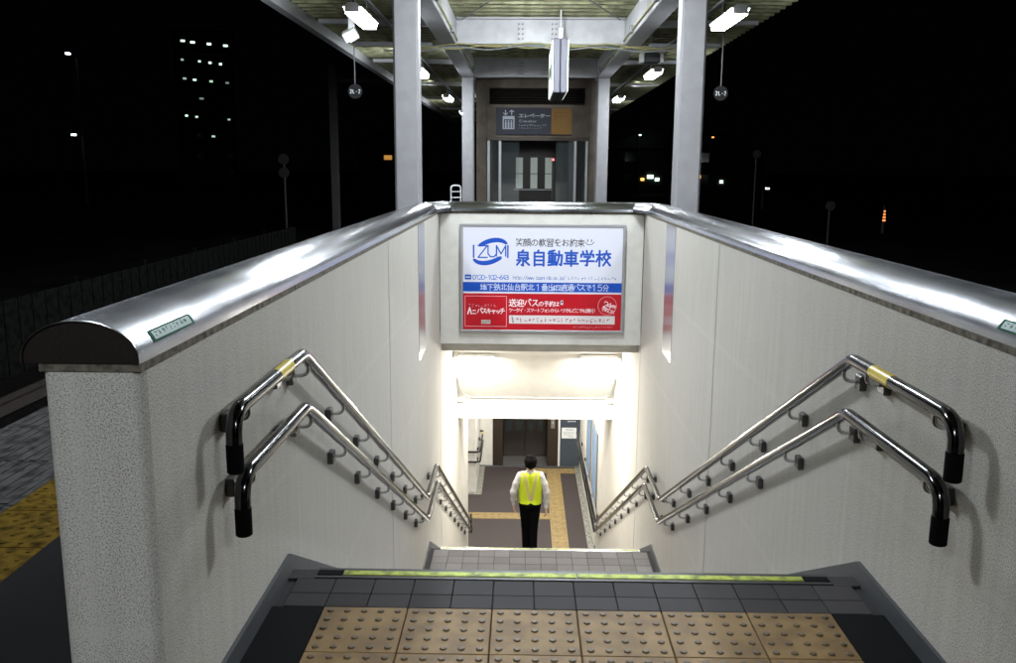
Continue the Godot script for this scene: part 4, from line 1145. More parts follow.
func build_lower_fittings() -> void:
	# lift at the end of the concourse
	var z := -15.75
	var l := thing("lower_lift_front", "brown metal lift front with windowed doors at the end of the lower concourse", "lift", Vector3(0, LOW_Y, z))
	part("side_wall", mb().span(-1.10, -0.822, 0, 3.2, -0.25, 0.0), M.plaster, l)
	part("jamb", mb().span(-0.82, -0.60, 0, 3.2, -0.55, 0.02, 0.006), M.bronze, l)
	part("jamb", mb().span(0.385, 0.62, 0, 3.2, -0.55, 0.02, 0.006), M.bronze, l)
	part("lintel", mb().span(-0.598, 0.383, 2.1, 3.2, -0.55, 0.015, 0.004), M.bronze, l)
	part("white_edge", mb().span(0.622, 0.665, 0, 3.2, -0.25, 0.012), M.white, l)
	part("dark_panel", mb().span(0.667, 1.10, 0, 3.2, -0.25, 0.0), M.slate, l)
	part("threshold", mb().span(-0.598, 0.383, 0.0, 0.012, -0.62, 0.05, 0.003), M.aluminium, l)
	part("floor_nosing", mb().span(-1.1, 1.1, 0.0, 0.016, 0.055, 0.12, 0.003), M.skirt, l)
	for k in 2:
		var x0: float = -0.598 + 0.491 * k
		var d := part("door_leaf", mb().span(x0, x0 + 0.488, 0.014, 2.1, -0.66 - 0.03 * k, -0.62 - 0.03 * k, 0.003), M.bronze_dark, l)
		for j in 2:
			var wx: float = x0 + 0.135 + 0.22 * j
			var pane := part("window_pane", mb().span(wx - 0.055, wx + 0.055, 0.62, 1.8, -0.618 - 0.03 * k, -0.614 - 0.03 * k), M.dark_glass, d)
			part("window_trim", mb().span(wx - 0.062, wx + 0.062, 0.60, 0.618, -0.619 - 0.03 * k, -0.608 - 0.03 * k), M.bronze, pane)
	part("call_button", mb().box(Vector3(0.50, 0.98, 0.024), Vector3(0.09, 0.22, 0.012), 0.004), M.aluminium, l)
	part("call_lamp", mb().box(Vector3(0.50, 1.00, 0.032), Vector3(0.03, 0.03, 0.006), 0.002), M.white, l)
	# notice on the dark panel
	var n := thing("notice", "white paper notice on the dark panel beside the lower lift", "notice", Vector3(0.86, LOW_Y + 0.76, z + 0.002))
	var q := mb()
	q.uvquad(Vector3(-0.16, 0.12, 0.0045), Vector3(0.16, 0.12, 0.0045), Vector3(0.16, -0.12, 0.0045), Vector3(-0.16, -0.12, 0.0045), Vector3.BACK)
	part("backing", mb().span(-0.162, 0.162, -0.122, 0.122, 0.0, 0.003), M.paper, n)
	part("printed_sheet", q, printed(small_print(256, 192, Color(0.88, 0.9, 0.91), Color(0.22, 0.24, 0.30), [[7, 60, 22, 22, 5], [10, 30, 66, 18, 3], [10, 30, 92, 18, 3], [9, 30, 118, 18, 3], [5, 130, 150, 18, 4]]), 0.7), n)
	var g := thing("panel_lettering", "white lettering above the notice on the dark panel", "sign", Vector3(0.90, LOW_Y + 1.06, z + 0.002))
	var q2 := mb()
	q2.uvquad(Vector3(-0.19, 0.14, 0.004), Vector3(0.19, 0.14, 0.004), Vector3(0.19, -0.10, 0.004), Vector3(-0.19, -0.10, 0.004), Vector3.BACK)
	part("backing", mb().span(-0.192, 0.192, -0.102, 0.142, 0.0, 0.003), M.slate, g)
	part("printed_sheet", q2, printed(small_print(256, 160, Color(0.25, 0.28, 0.33), Color(0.9, 0.91, 0.93), [[9, 20, 16, 24, 6], [9, 20, 60, 24, 6], [5, 80, 104, 24, 7]]), 0.5), g)
	# posters on the right wall
	for k in 2:
		var zc: float = [-11.75, -13.05][k]
		var p := thing("wall_poster", ["blue framed poster on the right concourse wall, nearer the stairs", "blue framed poster on the right concourse wall, nearer the lift"][k], "poster", Vector3(1.098, LOW_Y + 1.45, zc), "posters on the concourse wall")
		part("sheet", mb().span(-0.012, 0.0, -0.62, 0.62, -0.42, 0.42), M.poster_blue, p)
		for e in [[-0.65, -0.62, -0.45, 0.45], [0.62, 0.65, -0.45, 0.45], [-0.62, 0.62, -0.45, -0.42], [-0.62, 0.62, 0.42, 0.45]]:
			part("frame_bar", mb().span(-0.02, 0.0, e[0], e[1], e[2], e[3], 0.003), M.aluminium, p)
	# handrails that wrap round the corner on the left
	for lv in 2:
		var h: float = [0.885, 0.675][lv]
		var t := thing("corner_handrail", "%s steel handrail wrapping the white corner left of the lower lift" % ["upper", "lower"][lv], "handrail", Vector3(-1.02, LOW_Y + h, -13.98), "corner handrails")
		var path := fillet([Vector3(-4.2, 0, 0), Vector3(0, 0, 0), Vector3(0, 0, -1.45), Vector3(-0.07, 0, -1.45)], 0.10, 6)
		part("rail_tube", mb().tube(path, 0.0205, 12), M.rail, t)
		if lv == 0: part("yellow_label", mb().tube([Vector3(0, 0, -1.18), Vector3(0, 0, -1.34)], 0.0214, 12), M.yellow_tape, t)
		for p in [Vector3(0, 0, -0.4), Vector3(0, 0, -1.1)]: bracket(t, p, -1.0)
		for x in [-3.6, -2.4, -1.2, -0.3]:
			var b := part("bracket", mb().tube(fillet([Vector3(0, -0.088, -0.078), Vector3(0, -0.088, -0.012), Vector3(0, -0.018, 0)], 0.03, 4), 0.0075, 8), M.steel, t, Vector3(x, 0, 0))
			part("wall_plate", mb().box(Vector3(0, -0.092, -0.066), Vector3(0.058, 0.062, 0.027), 0.004), M.bracket, b)

# ---------------------------------------------------------------- canopy
func build_canopy() -> void:
	var c := thing("platform_canopy", "white steel platform canopy with posts, beams and a folded metal roof", "canopy")
	var z_far := -42.0
	var z_near := 8.0
	# posts
	for z in [3.8, -6.63, -17.0, -27.4, -37.8]:
		for s in [-1.0, 1.0]:
			var p := part("post", mb().box(Vector3(s * 1.478 + 0.05, 1.74, z), Vector3(0.262, 3.48, 0.262), 0.022), M.post, c)
			part("base_plate", mb().box(Vector3(s * 1.478 + 0.05, 0.012, z), Vector3(0.30, 0.024, 0.30), 0.003), M.paint, p)
	# long beams over the posts and cross beams between them
	for s in [-1.0, 1.0]:
		part("long_beam", mb().span(s * 1.478 + 0.05 - 0.14, s * 1.478 + 0.05 + 0.14, 3.482, 3.862, z_far + 0.1, z_near - 0.1, 0.012), M.paint, c)
	for k in 10:
		var z := 3.8 - 5.2 * k
		if z < z_far: continue
		var b := part("cross_beam", mb().span(-1.286, 1.386, 3.486, 3.858, z - 0.11, z + 0.11, 0.008), M.paint, c)
		# bolted splice at mid span
		for e in [[-0.33, 0.13], [0.20, 0.66]]:
			var sp := part("splice_plate", mb().span(e[0], e[0] + 0.13, 3.52, 3.82, z + 0.111, z + 0.120, 0.002), M.paint, b)
			for r in 4:
				for q in 2: part("bolt", bbox(Vector3(0.026, 0.026, 0.016), 0.004), M.conduit, sp, Vector3(e[0] + 0.035 + 0.06 * q, 3.56 + 0.075 * r, z + 0.127))
		part("top_flange", mb().span(-1.286, 1.386, 3.862, 3.885, z - 0.16, z + 0.16), M.paint, b)
		for s in [-1.0, 1.0]:
			# tapering arm out to the eaves
			var xa: float = s * 1.478 + 0.05 + s * 0.142
			part("eaves_arm", mb().prism([Vector2(xa, 3.76), Vector2(xa, 3.86), Vector2(s * 3.5, 3.86), Vector2(s * 3.5, 3.80)], Vector3(0, 0, z - 0.06), Vector3(0, 0, z + 0.06), Vector3.RIGHT, Vector3.UP), M.paint, c)
	# folded roof sheets, ribs across the platform
	var pitch := 0.30
	var n := int((z_near - z_far) / pitch)
	var sheet := mb()
	for i in 10:
		var z := pitch * (i - 5)
		var prof := [Vector2(0.0, 0.0), Vector2(0.09, 0.0), Vector2(0.15, 0.10), Vector2(0.24, 0.10), Vector2(0.30, 0.0)]
		for j in 4:
			var a: Vector2 = prof[j]
			var b: Vector2 = prof[j + 1]
			var nrm := Vector3(0, -(b.x - a.x), (b.y - a.y))
			sheet.quad(Vector3(-3.6, a.y, z + a.x), Vector3(3.65, a.y, z + a.x), Vector3(3.65, b.y, z + b.x), Vector3(-3.6, b.y, z + b.x), nrm)
			sheet.quad(Vector3(-3.6, a.y + 0.004, z + a.x), Vector3(3.65, a.y + 0.004, z + a.x), Vector3(3.65, b.y + 0.004, z + b.x), Vector3(-3.6, b.y + 0.004, z + b.x), -nrm)
	var sm := sheet.mesh()
	for k in 17:
		part("roof_sheet", sm, M.roof, c, Vector3(0, 3.888, z_near - 1.5 - 3.0 * k))
	# gutter along the left eaves
	part("gutter", mb().prism([Vector2(-3.60, 3.90), Vector2(-3.60, 3.72), Vector2(-3.70, 3.70), Vector2(-3.74, 3.76), Vector2(-3.74, 3.98), Vector2(-3.72, 3.98)], Vector3(0, 0, z_far), Vector3(0, 0, z_near), Vector3.RIGHT, Vector3.UP), M.gutter, c)
	# lamp rails under the roof
	for s in [-1.0, 1.0]:
		part("cable_tray", mb().span(s * 2.36 - 0.03 + 0.05, s * 2.36 + 0.03 + 0.05, 3.70, 3.735, z_far, z_near), M.conduit, c)
	# cables strung along the cross beam
	for k in 3:
		var pts := []
		for i in 25:
			var x := lerpf(-2.45, 2.55, i / 24.0)
			var sag := -0.06 * pow(sin(i * 0.55 + k * 1.7), 2) - 0.045 * pow(absf(x) / 2.0, 2.0)
			pts.append(Vector3(x, 3.50 - 0.025 * k + sag, -11.66 + 0.02 * k))
		part("cable", mb().tube(pts, 0.011, 6), M.cable if k < 2 else M.conduit, c)
	for s in [-1.0, 1.0]:
		# conduits and boxes along the long beams
		var xb: float = s * 1.478 + 0.05
		part("conduit_pipe", mb().tube([Vector3(xb + s * 0.165, 3.60, z_near - 0.2), Vector3(xb + s * 0.165, 3.60, z_far + 0.2)], 0.016, 8), M.conduit, c)
		part("conduit_pipe", mb().tube([Vector3(xb - s * 0.162, 3.54, -7.2), Vector3(xb - s * 0.162, 3.54, -16.6)], 0.012, 8), M.cable, c)
		for zz in [-8.1, -10.6, -13.3, -15.9]:
			part("junction_box", mb().box(Vector3(xb - s * 0.17, 3.55, zz), Vector3(0.05, 0.10, 0.14), 0.006), M.conduit, c)
		part("conduit_pipe", mb().tube(fillet([Vector3(xb + s * 0.15, 3.45, -11.7), Vector3(xb + s * 0.45, 3.42, -11.7), Vector3(s * 2.38 + 0.05, 3.70, -11.2)], 0.12, 4), 0.013, 8), M.conduit, c)
		part("tie_bar", mb().span(s * 1.72 + 0.05, s * 2.9, 3.44, 3.50, -11.72, -11.64, 0.004), M.conduit, c)
		part("tie_rod", mb().tube([Vector3(s * 1.25 + 0.05, 3.84, -11.6), Vector3(s * 0.3, 3.87, -9.0)], 0.012, 6), M.conduit, c)

func build_lamps() -> void:
	var where := ["behind the camera", "above the handrails", "just behind the thick post", "fourth along the canopy", "fifth along the canopy", "sixth along the canopy"]
	var zs := [4.3, -2.3, -8.95, -15.6, -22.2, -28.8]
	for i in zs.size():
		for s in [-1.0, 1.0]:
			tube_lamp(Vector3(s * 2.36 + 0.05, 3.46, zs[i]), true, 1.30, 13.0, "bright lamp under the %s canopy, %s" % ["left" if s < 0 else "right", where[i]], "canopy lamps", false, 0.24)
	for i in 2:
		tube_lamp(Vector3(0.05, 3.81, [-4.8, -8.95][i]), false, 1.30, [27.0, 22.0][i], "lamp close under the middle of the roof, %s" % ["over the stairs", "in front of the hanging sign"][i], "canopy lamps", false, 0.075)
	for s in [-1.0, 1.0]:
		var t := thing("soffit_lamp", "short glowing tube lamp on the sloping stair ceiling, %s corner" % ("left" if s < 0 else "right"), "lamp", Vector3(s * 0.80, -0.90, -8.30), "lamps over the lower stairs")
		part("housing", mb().box(Vector3(0, 0.015, 0), Vector3(0.50, 0.05, 0.09), 0.006, Basis(Vector3.RIGHT, -0.735)), M.white, t)
		part("glowing_tube", mb().tube([Vector3(-0.23, -0.045, 0.05), Vector3(0.23, -0.045, 0.05)], 0.018, 10), M.soffit_tube, t)
		for e in [-0.24, 0.24]: part("lamp_socket", mb().box(Vector3(e, -0.035, 0.042), Vector3(0.022, 0.05, 0.06), 0.004), M.white, t)
		area_light(t, Vector3(0, -0.072, 0.055), Vector2(0.46, 0.04), 9.0, Color(1.0, 0.98, 0.94), Vector3(0, -1, 0.35))
		area_light(t, Vector3(0, -0.04, 0.075), Vector2(0.46, 0.04), 3.0, Color(1.0, 0.98, 0.94), Vector3(-s * 0.2, 0.1, 1))
		area_light(t, Vector3(0, -0.068, 0.03), Vector2(0.46, 0.04), 1.8, Color(1.0, 0.98, 0.94), Vector3(0, -1.5, -1))
	for i in 2:
		for s in [-1.0, 1.0]:
			tube_lamp(Vector3(s * 0.62, -1.80, [-11.3, -14.0][i]), true, 1.2, 6.0, "ceiling tube lamp in the concourse, %s row, %s" % ["left" if s < 0 else "right", ["near the stairs", "near the lift"][i]], "concourse lamps", true, 0.0, 1)
	tube_lamp(Vector3(-3.4, -1.80, -12.8), false, 1.2, 6.5, "ceiling tube lamp in the side passage of the concourse", "concourse lamps", true, 0.0, 1)

# ---------------------------------------------------------------- lift house on the platform
func build_upper_lift() -> void:
	var z := -17.6
	var cx := 0.12
	var k := thing("lift_house", "brown lift house with glazed entrance under the canopy", "lift", Vector3(cx, 0, z))
	var hw := 1.40
	# shell
	part("wall", mb().span(-hw, -1.16, 0, 3.86, -3.2, 0.0, 0.008), M.kiosk, k)
	part("wall", mb().span(1.16, hw, 0, 3.86, -3.2, 0.0, 0.008), M.kiosk, k)
	part("wall", mb().span(-1.158, 1.158, 2.24, 3.86, -0.25, -0.002), M.kiosk, k)
	part("back_wall", mb().span(-1.158, 1.158, 0, 3.86, -3.2, -3.0), M.kiosk, k)
	part("ceiling", mb().span(-1.158, 1.158, 2.26, 2.36, -2.998, -0.252), M.bronze_dark, k)
	# louvre
	var lv := part("louvre", mb().span(-1.10, 1.05, 2.96, 3.32, -0.001, 0.004), M.dark, k)
	for i in 6:
		part("louvre_blade", mb().box(Vector3(-0.025, 2.99 + 0.06 * i, 0.022), Vector3(2.14, 0.007, 0.05), 0.0, Basis(Vector3.RIGHT, 0.6)), M.bronze, lv)
	# entrance frame and glass
	var fr := part("entrance_frame", mb().span(-1.158, 1.158, 2.16, 2.238, -0.12, 0.03, 0.004), M.bronze, k)
	for x in [-1.12, -0.86, 0.86, 1.12]:
		part("frame_post", mb().span(x - 0.03, x + 0.03, 0, 2.158, -0.10, 0.01, 0.003), M.aluminium, fr)
	for x in [-0.99, 0.99]:
		part("glass_pane", mb().span(x - 0.098, x + 0.098, 0.06, 2.15, -0.055, -0.045), M.glass, k)
	for s in [-1.0, 1.0]:
		part("glass_door", mb().span(s * 0.42, s * 0.828, 0.05, 2.15, -0.07, -0.06), M.glass, k)
	# inner lift doors with lit windows
	part("lift_door_surround", mb().span(-1.158, 1.158, 0, 2.258, -1.75, -1.62), M.bronze_dark, k)
	for i in 3:
		var x := -0.42 + 0.36 * i
		var p := part("lift_window", mb().span(x - 0.085, x + 0.085, 1.05, 1.80, -1.618, -1.606), glow(Color(0.62, 0.70, 0.62), 0.22), k)
		part("window_bar", mb().span(x - 0.09, x + 0.09, 1.40, 1.415, -1.604, -1.598), M.bronze_dark, p)
	part("hand_bar", mb().span(-0.56, 0.42, 1.01, 1.03, -1.605, -1.58), M.aluminium, k)
	part("call_lamp", mb().box(Vector3(0.37, 1.74, -0.30), Vector3(0.05, 0.05, 0.02), 0.004), glow(Color(1.0, 0.04, 0.05), 2.5), k)
	part("call_post", mb().span(0.34, 0.40, 0, 1.71, -0.33, -0.29), M.bronze_dark, k)
	# sign over the entrance
	var s := thing("lift_sign", "navy and ochre lift sign above the entrance of the lift house", "sign", Vector3(-0.03, 2.59, z + 0.002))
	part("board", mb().span(-0.80, 0.93, -0.30, 0.30, 0.0, 0.05, 0.006), M.navy, s)
	var q := mb()
	q.uvquad(Vector3(-0.79, 0.29, 0.052), Vector3(0.92, 0.29, 0.052), Vector3(0.92, -0.29, 0.052), Vector3(-0.79, -0.29, 0.052), Vector3.BACK)
	part("printed_sheet", q, printed(lift_print(), 0.5), s)
	# low white stands beside the posts
	for e in [-1.0]:
		var b := thing("barrier_stand", "small white tubular stand beside the left canopy post of the lift house", "stand", Vector3(e * 1.78 + 0.06, 0, -17.15))
		part("hoop", mb().tube(fillet([Vector3(-0.11, 0, 0), Vector3(-0.11, 1.15, 0), Vector3(0.11, 1.15, 0), Vector3(0.11, 0, 0)], 0.08, 4), 0.018, 8), M.white, b)
		for i in 4: part("rung", mb().tube([Vector3(-0.11, 0.62 + 0.13 * i, 0), Vector3(0.11, 0.62 + 0.13 * i, 0)], 0.012, 6), M.white, b)

# ---------------------------------------------------------------- things hung from the canopy
func build_hanging_things() -> void:
	var s := thing("hanging_sign", "illuminated double sided exit sign hung edge on from the canopy", "sign", Vector3(0.345, 2.68, -10.98))
	var L := 1.85
	part("casing", mb().span(-0.105, -0.004, 0.0, 0.80, -L, 0.0, 0.012), M.sign_case, s)
	part("casing", mb().span(0.004, 0.105, 0.0, 0.80, -L, 0.0, 0.012), M.sign_case, s)
	part("centre_seam", mb().span(-0.003, 0.003, 0.01, 0.79, -L + 0.01, -0.006), M.dark, s)
	for e in [-1.0, 1.0]:
		var f := part("sign_face_light", mb().span(e * 0.107, e * 0.125, 0.03, 0.77, -L + 0.03, -0.03, 0.004), glow(Color(0.92, 1.0, 0.93), 1.3), s)
		part("green_mark", mb().span(e * 0.1255, e * 0.1275, 0.20, 0.58, -0.50, -0.14), M.green, f)
		part("green_mark", mb().span(e * 0.1255, e * 0.1275, 0.30, 0.48, -1.55, -0.62), M.green, f)
		area_light(s, Vector3(e * 0.135, 0.40, -L / 2), Vector2(L - 0.1, 0.70), 0.22, Color(0.92, 1.0, 0.93), Vector3(e, 0, 0))
	for z in [-0.10, -L + 0.10]:
		part("hanger_block", mb().span(-0.035, 0.035, 0.80, 0.96, z - 0.035, z + 0.035, 0.006), M.white, s)
		part("hanger_rod", mb().tube([Vector3(0, 0.955, z), Vector3(0, 1.22, z)], 0.012, 8), M.white, s)
	# round stop markers on rods
	for e in [-1.0, 1.0]:
		var d := thing("stop_marker", "round black stop marker hung on a rod at the %s eaves" % ("left" if e < 0 else "right"), "marker", Vector3(-2.61 if e < 0 else 2.58, 2.60, -10.0), "stop markers")
		part("disc", mb().lathe([Vector2(0.0, -0.012), Vector2(0.10, -0.012), Vector2(0.104, 0.0), Vector2(0.10, 0.012), Vector2(0.0, 0.012)], 24, Vector3.ZERO, Basis(Vector3.RIGHT, PI / 2)), M.dark, d)
		part("rod", mb().tube([Vector3(0, 0.10, 0), Vector3(0, 1.28, 0)], 0.008, 6), M.dim_metal, d)
		for i in 4:
			var ch: String = ["2", "L", "-", "2"][i]
			var g := mb()
			for st in G[ch]:
				for j in range(0, st.size() - 2, 2):
					var a := Vector3(-0.078 + 0.040 * i + st[j] / 20.0 * 0.036, 0.028 - st[j + 1] / 20.0 * 0.056, 0.0145)
					var b := Vector3(-0.078 + 0.040 * i + st[j + 2] / 20.0 * 0.036, 0.028 - st[j + 3] / 20.0 * 0.056, 0.0145)
					g.tube([a, b], 0.0042, 5)
			part("character", g, M.conduit, d)
	# loudspeaker and camera under the eaves
	var sp := thing("loudspeaker", "white boxy loudspeaker tilted down under the left eaves", "loudspeaker", Vector3(-2.62, 3.34, -9.9))
	part("case", mb().box(Vector3(-0.02, 0.02, 0.02), Vector3(0.20, 0.13, 0.20), 0.012, Basis(Vector3.FORWARD, -0.5) * Basis(Vector3.RIGHT, 0.4)), M.white, sp)
	part("grille", mb().box(Vector3(0.05, -0.045, 0.07), Vector3(0.15, 0.015, 0.15), 0.004, Basis(Vector3.FORWARD, -0.5) * Basis(Vector3.RIGHT, 0.4)), M.conduit, sp)
	part("bracket", mb().box(Vector3(0, 0.20, 0.0), Vector3(0.09, 0.26, 0.07), 0.01), M.white, sp)
	part("stem", mb().tube([Vector3(0, 0.32, 0.0), Vector3(0, 0.55, 0.0)], 0.012, 6), M.conduit, sp)
	var ca := thing("canopy_speaker_box", "boxy dark speaker with pale sides under the right side of the canopy", "loudspeaker", Vector3(1.92, 3.36, -12.4))
	part("case", mb().box(Vector3.ZERO, Vector3(0.26, 0.15, 0.22), 0.01), M.dark_metal, ca)
	for e in [-1.0, 1.0]: part("side_panel", mb().box(Vector3(e * 0.165, 0, 0), Vector3(0.065, 0.16, 0.23), 0.01), M.white, ca)
	part("stem", mb().tube([Vector3(0, 0.07, 0), Vector3(0, 0.53, 0)], 0.014, 6), M.conduit, ca)

# ---------------------------------------------------------------- the person
func hand(bones: Array, wrist: Vector3, s: float, fwd: Vector3) -> void:
	# palm hanging down, fingers slightly curled towards fwd, thumb on the front edge
	var down := Vector3(0, -1, 0)
	var palm := wrist + down * 0.075
	for k in 4:
		var off := fwd * (0.026 - 0.0175 * k)
		bones.append([wrist + off * 0.5 + down * 0.01, palm + off, 0.017, 0.0125, 1.0])
		var len: float = [0.036, 0.041, 0.038, 0.029][k]
		var p0 := palm + off
		var in_ := Vector3(-s, 0, 0)
		var p1 := p0 + (down + in_ * 0.15).normalized() * len
		var p2 := p1 + (down + in_ * 0.55 + fwd * 0.1).normalized() * len * 0.72
		var p3 := p2 + (down + in_ * 1.0).normalized() * len * 0.55
		bones.append([p0, p1, 0.0100, 0.0090, 1.0]); bones.append([p1, p2, 0.0090, 0.0082, 1.0]); bones.append([p2, p3, 0.0082, 0.0070, 1.0])
	var t0 := wrist + fwd * 0.022 + down * 0.022
	var t1 := t0 + (fwd * 0.8 + down + Vector3(-s * 0.3, 0, 0)).normalized() * 0.042
	var t2 := t1 + (fwd * 0.25 + down).normalized() * 0.030
	bones.append([t0, t1, 0.0135, 0.0105, 1.0]); bones.append([t1, t2, 0.0105, 0.0085, 1.0])

func build_person() -> void:
	var p := thing("person", "person in lime vest, white shirt and black trousers walking away below the stairs", "person", Vector3(-0.035, LOW_Y, -11.22))
	p.rotation.y = 0.06
	# joints; the figure faces -z
	var neck := Vector3(0.0, 1.46, 0.0)
	var skull := Vector3(-0.005, 1.635, -0.015)
	var sh := [Vector3(-0.185, 1.405, 0.0), Vector3(0.185, 1.405, 0.0)]
	var el := [Vector3(-0.285, 1.125, 0.03), Vector3(0.272, 1.115, 0.045)]
	var wr := [Vector3(-0.268, 0.855, -0.075), Vector3(0.272, 0.838, 0.03)]
	var hip := [Vector3(-0.088, 0.90, 0.0), Vector3(0.088, 0.90, 0.0)]
	var kn := [Vector3(-0.068, 0.49, -0.07), Vector3(0.062, 0.49, 0.03)]
	var an := [Vector3(-0.056, 0.085, -0.06), Vector3(0.054, 0.105, 0.14)]
	# body: head, neck, trunk, arms and legs in one surface
	var body := [
		[Vector3(0, 1.62, -0.005), Vector3(0, 1.66, 0.0), 0.083, 0.080, 1.14],
		[Vector3(0, 1.56, -0.045), Vector3(0, 1.60, -0.02), 0.052, 0.065, 1.1],
		[Vector3(0, 1.585, -0.112), Vector3(0, 1.615, -0.098), 0.013, 0.008, 1.0],
		[Vector3(-0.083, 1.605, 0.005), Vector3(-0.083, 1.635, 0.012), 0.016, 0.019, 1.0],
		[Vector3(0.083, 1.605, 0.005), Vector3(0.083, 1.635, 0.012), 0.016, 0.019, 1.0],
		[Vector3(0, 1.42, 0.01), Vector3(0, 1.55, 0.0), 0.058, 0.054, 1.0],
		[Vector3(0, 1.36, 0), Vector3(0, 1.05, 0), 0.120, 0.105, 0.75],
		[Vector3(0, 1.05, 0), Vector3(0, 0.92, 0), 0.105, 0.115, 0.8],
	]
	for i in 2:
		body.append([sh[i], el[i], 0.044, 0.036, 1.0]); body.append([el[i], wr[i], 0.036, 0.025, 1.0])
		body.append([hip[i], kn[i], 0.072, 0.050, 1.0]); body.append([kn[i], an[i], 0.050, 0.035, 1.0])
	var b := flesh(body, 0.012, 0.035)
	for i in 2:
		var hb := [[el[i].lerp(wr[i], 0.7), wr[i], 0.029, 0.0255, 1.0]]
		hand(hb, wr[i], -1.0 if i == 0 else 1.0, Vector3(0, 0, -1))
		var h := flesh(hb, 0.0045, 0.006)
		b.v.append_array(h.v); b.n.append_array(h.n); b.uv.append_array(h.uv)
	var body_node := part("body", b, M.skin, p)
	body_node.set_meta("label", "skin of the neck and hands")
	# short dark hair over the back and top of the head
	part("hair", flesh([
		[Vector3(0, 1.655, 0.012), Vector3(0, 1.668, 0.0), 0.096, 0.093, 1.10],
		[Vector3(-0.045, 1.60, 0.035), Vector3(-0.05, 1.66, 0.02), 0.050, 0.058, 1.0],
		[Vector3(0.045, 1.60, 0.035), Vector3(0.05, 1.66, 0.02), 0.050, 0.058, 1.0],
		[Vector3(0, 1.565, 0.045), Vector3(0, 1.62, 0.045), 0.044, 0.060, 0.9],
		[Vector3(-0.05, 1.715, -0.04), Vector3(0.03, 1.73, -0.02), 0.034, 0.038, 1.0], [Vector3(0.045, 1.735, 0.0), Vector3(0.062, 1.745, 0.01), 0.018, 0.008, 1.0], [Vector3(-0.04, 1.745, 0.02), Vector3(-0.062, 1.752, 0.03), 0.018, 0.008, 1.0], [Vector3(0.0, 1.74, 0.05), Vector3(0.012, 1.752, 0.07), 0.018, 0.008, 1.0],
	], 0.009, 0.03), M.hair, p)
	# shirt with collar and sleeves
	var shirt := [
		[Vector3(-0.11, 1.385, 0), Vector3(0.11, 1.385, 0), 0.088, 0.088, 0.95],
		[Vector3(-0.07, 1.33, 0), Vector3(-0.055, 1.02, 0), 0.104, 0.096, 0.95],
		[Vector3(0.07, 1.33, 0), Vector3(0.055, 1.02, 0), 0.104, 0.096, 0.95],
		[Vector3(-0.05, 1.04, 0.005), Vector3(-0.055, 0.885, 0.005), 0.104, 0.108, 0.95],
		[Vector3(0.05, 1.04, 0.005), Vector3(0.06, 0.945, 0.005), 0.104, 0.108, 0.95],
	]
	for i in 2:
		var s := -1.0 if i == 0 else 1.0
		shirt.append([sh[i] - Vector3(s * 0.02, 0.005, 0), sh[i].lerp(el[i], 0.5), 0.070, 0.060, 1.0])
		shirt.append([sh[i].lerp(el[i], 0.5), el[i], 0.060, 0.052, 1.0])
		shirt.append([el[i], el[i].lerp(wr[i], 0.55) + Vector3(0, 0, 0.004), 0.053, 0.047, 1.0])
		shirt.append([el[i].lerp(wr[i], 0.55), wr[i] + Vector3(0, 0.012, 0), 0.047, 0.037, 1.0])
	var sh_node := part("shirt", flesh(shirt, 0.010, 0.03), M.shirt, p)
	part("collar", flesh([[Vector3(-0.05, 1.468, 0.0), Vector3(0.05, 1.468, 0.0), 0.036, 0.036, 1.3], [Vector3(0, 1.455, 0.04), Vector3(0, 1.485, 0.032), 0.040, 0.036, 1.0]], 0.008, 0.02), M.shirt, sh_node)
	# vest: a shell over the shirt's trunk, with two tapes that meet low on the back
	var vb := [
		[Vector3(-0.105, 1.395, 0), Vector3(0.105, 1.395, 0), 0.094, 0.094, 0.98],
		[Vector3(-0.085, 1.33, 0), Vector3(-0.072, 0.95, 0.005), 0.114, 0.118, 0.98],
		[Vector3(0.085, 1.33, 0), Vector3(0.072, 0.95, 0.005), 0.114, 0.118, 0.98],
	]
	var vest := part("vest", flesh(vb, 0.008, 0.03, 1), M.vest, p)
	part("reflective_tape", flesh(vb, 0.008, 0.03, 2), M.vest_tape, vest)
	# trousers and shoes
	var tr := [[Vector3(-0.055, 0.955, 0.005), Vector3(0.055, 0.955, 0.005), 0.098, 0.098, 0.90], [Vector3(-0.07, 0.88, 0.012), Vector3(0.07, 0.90, 0.012), 0.108, 0.108, 1.0]]
	for i in 2:
		tr.append([hip[i], hip[i].lerp(kn[i], 0.5), 0.100, 0.086, 1.0])
		tr.append([hip[i].lerp(kn[i], 0.5), kn[i], 0.086, 0.072, 1.0])
		tr.append([kn[i], an[i] + Vector3(0, 0.0, 0), 0.072, 0.062, 1.0])
	part("trousers", flesh(tr, 0.013, 0.02), M.trousers, p)
	for i in 2:
		var a: Vector3 = an[i]
		var y := 0.036 if i == 0 else 0.05
		part("shoe", flesh([[Vector3(a.x, y + 0.008, a.z + 0.045), Vector3(a.x, y, a.z - 0.05), 0.043, 0.040, 1.0], [Vector3(a.x, y, a.z - 0.05), Vector3(a.x, y - 0.006, a.z - 0.15), 0.042, 0.032, 1.0], [Vector3(a.x, y + 0.03, a.z), Vector3(a.x, y + 0.045, a.z), 0.045, 0.045, 1.0]], 0.010, 0.02), M.shoe, p)

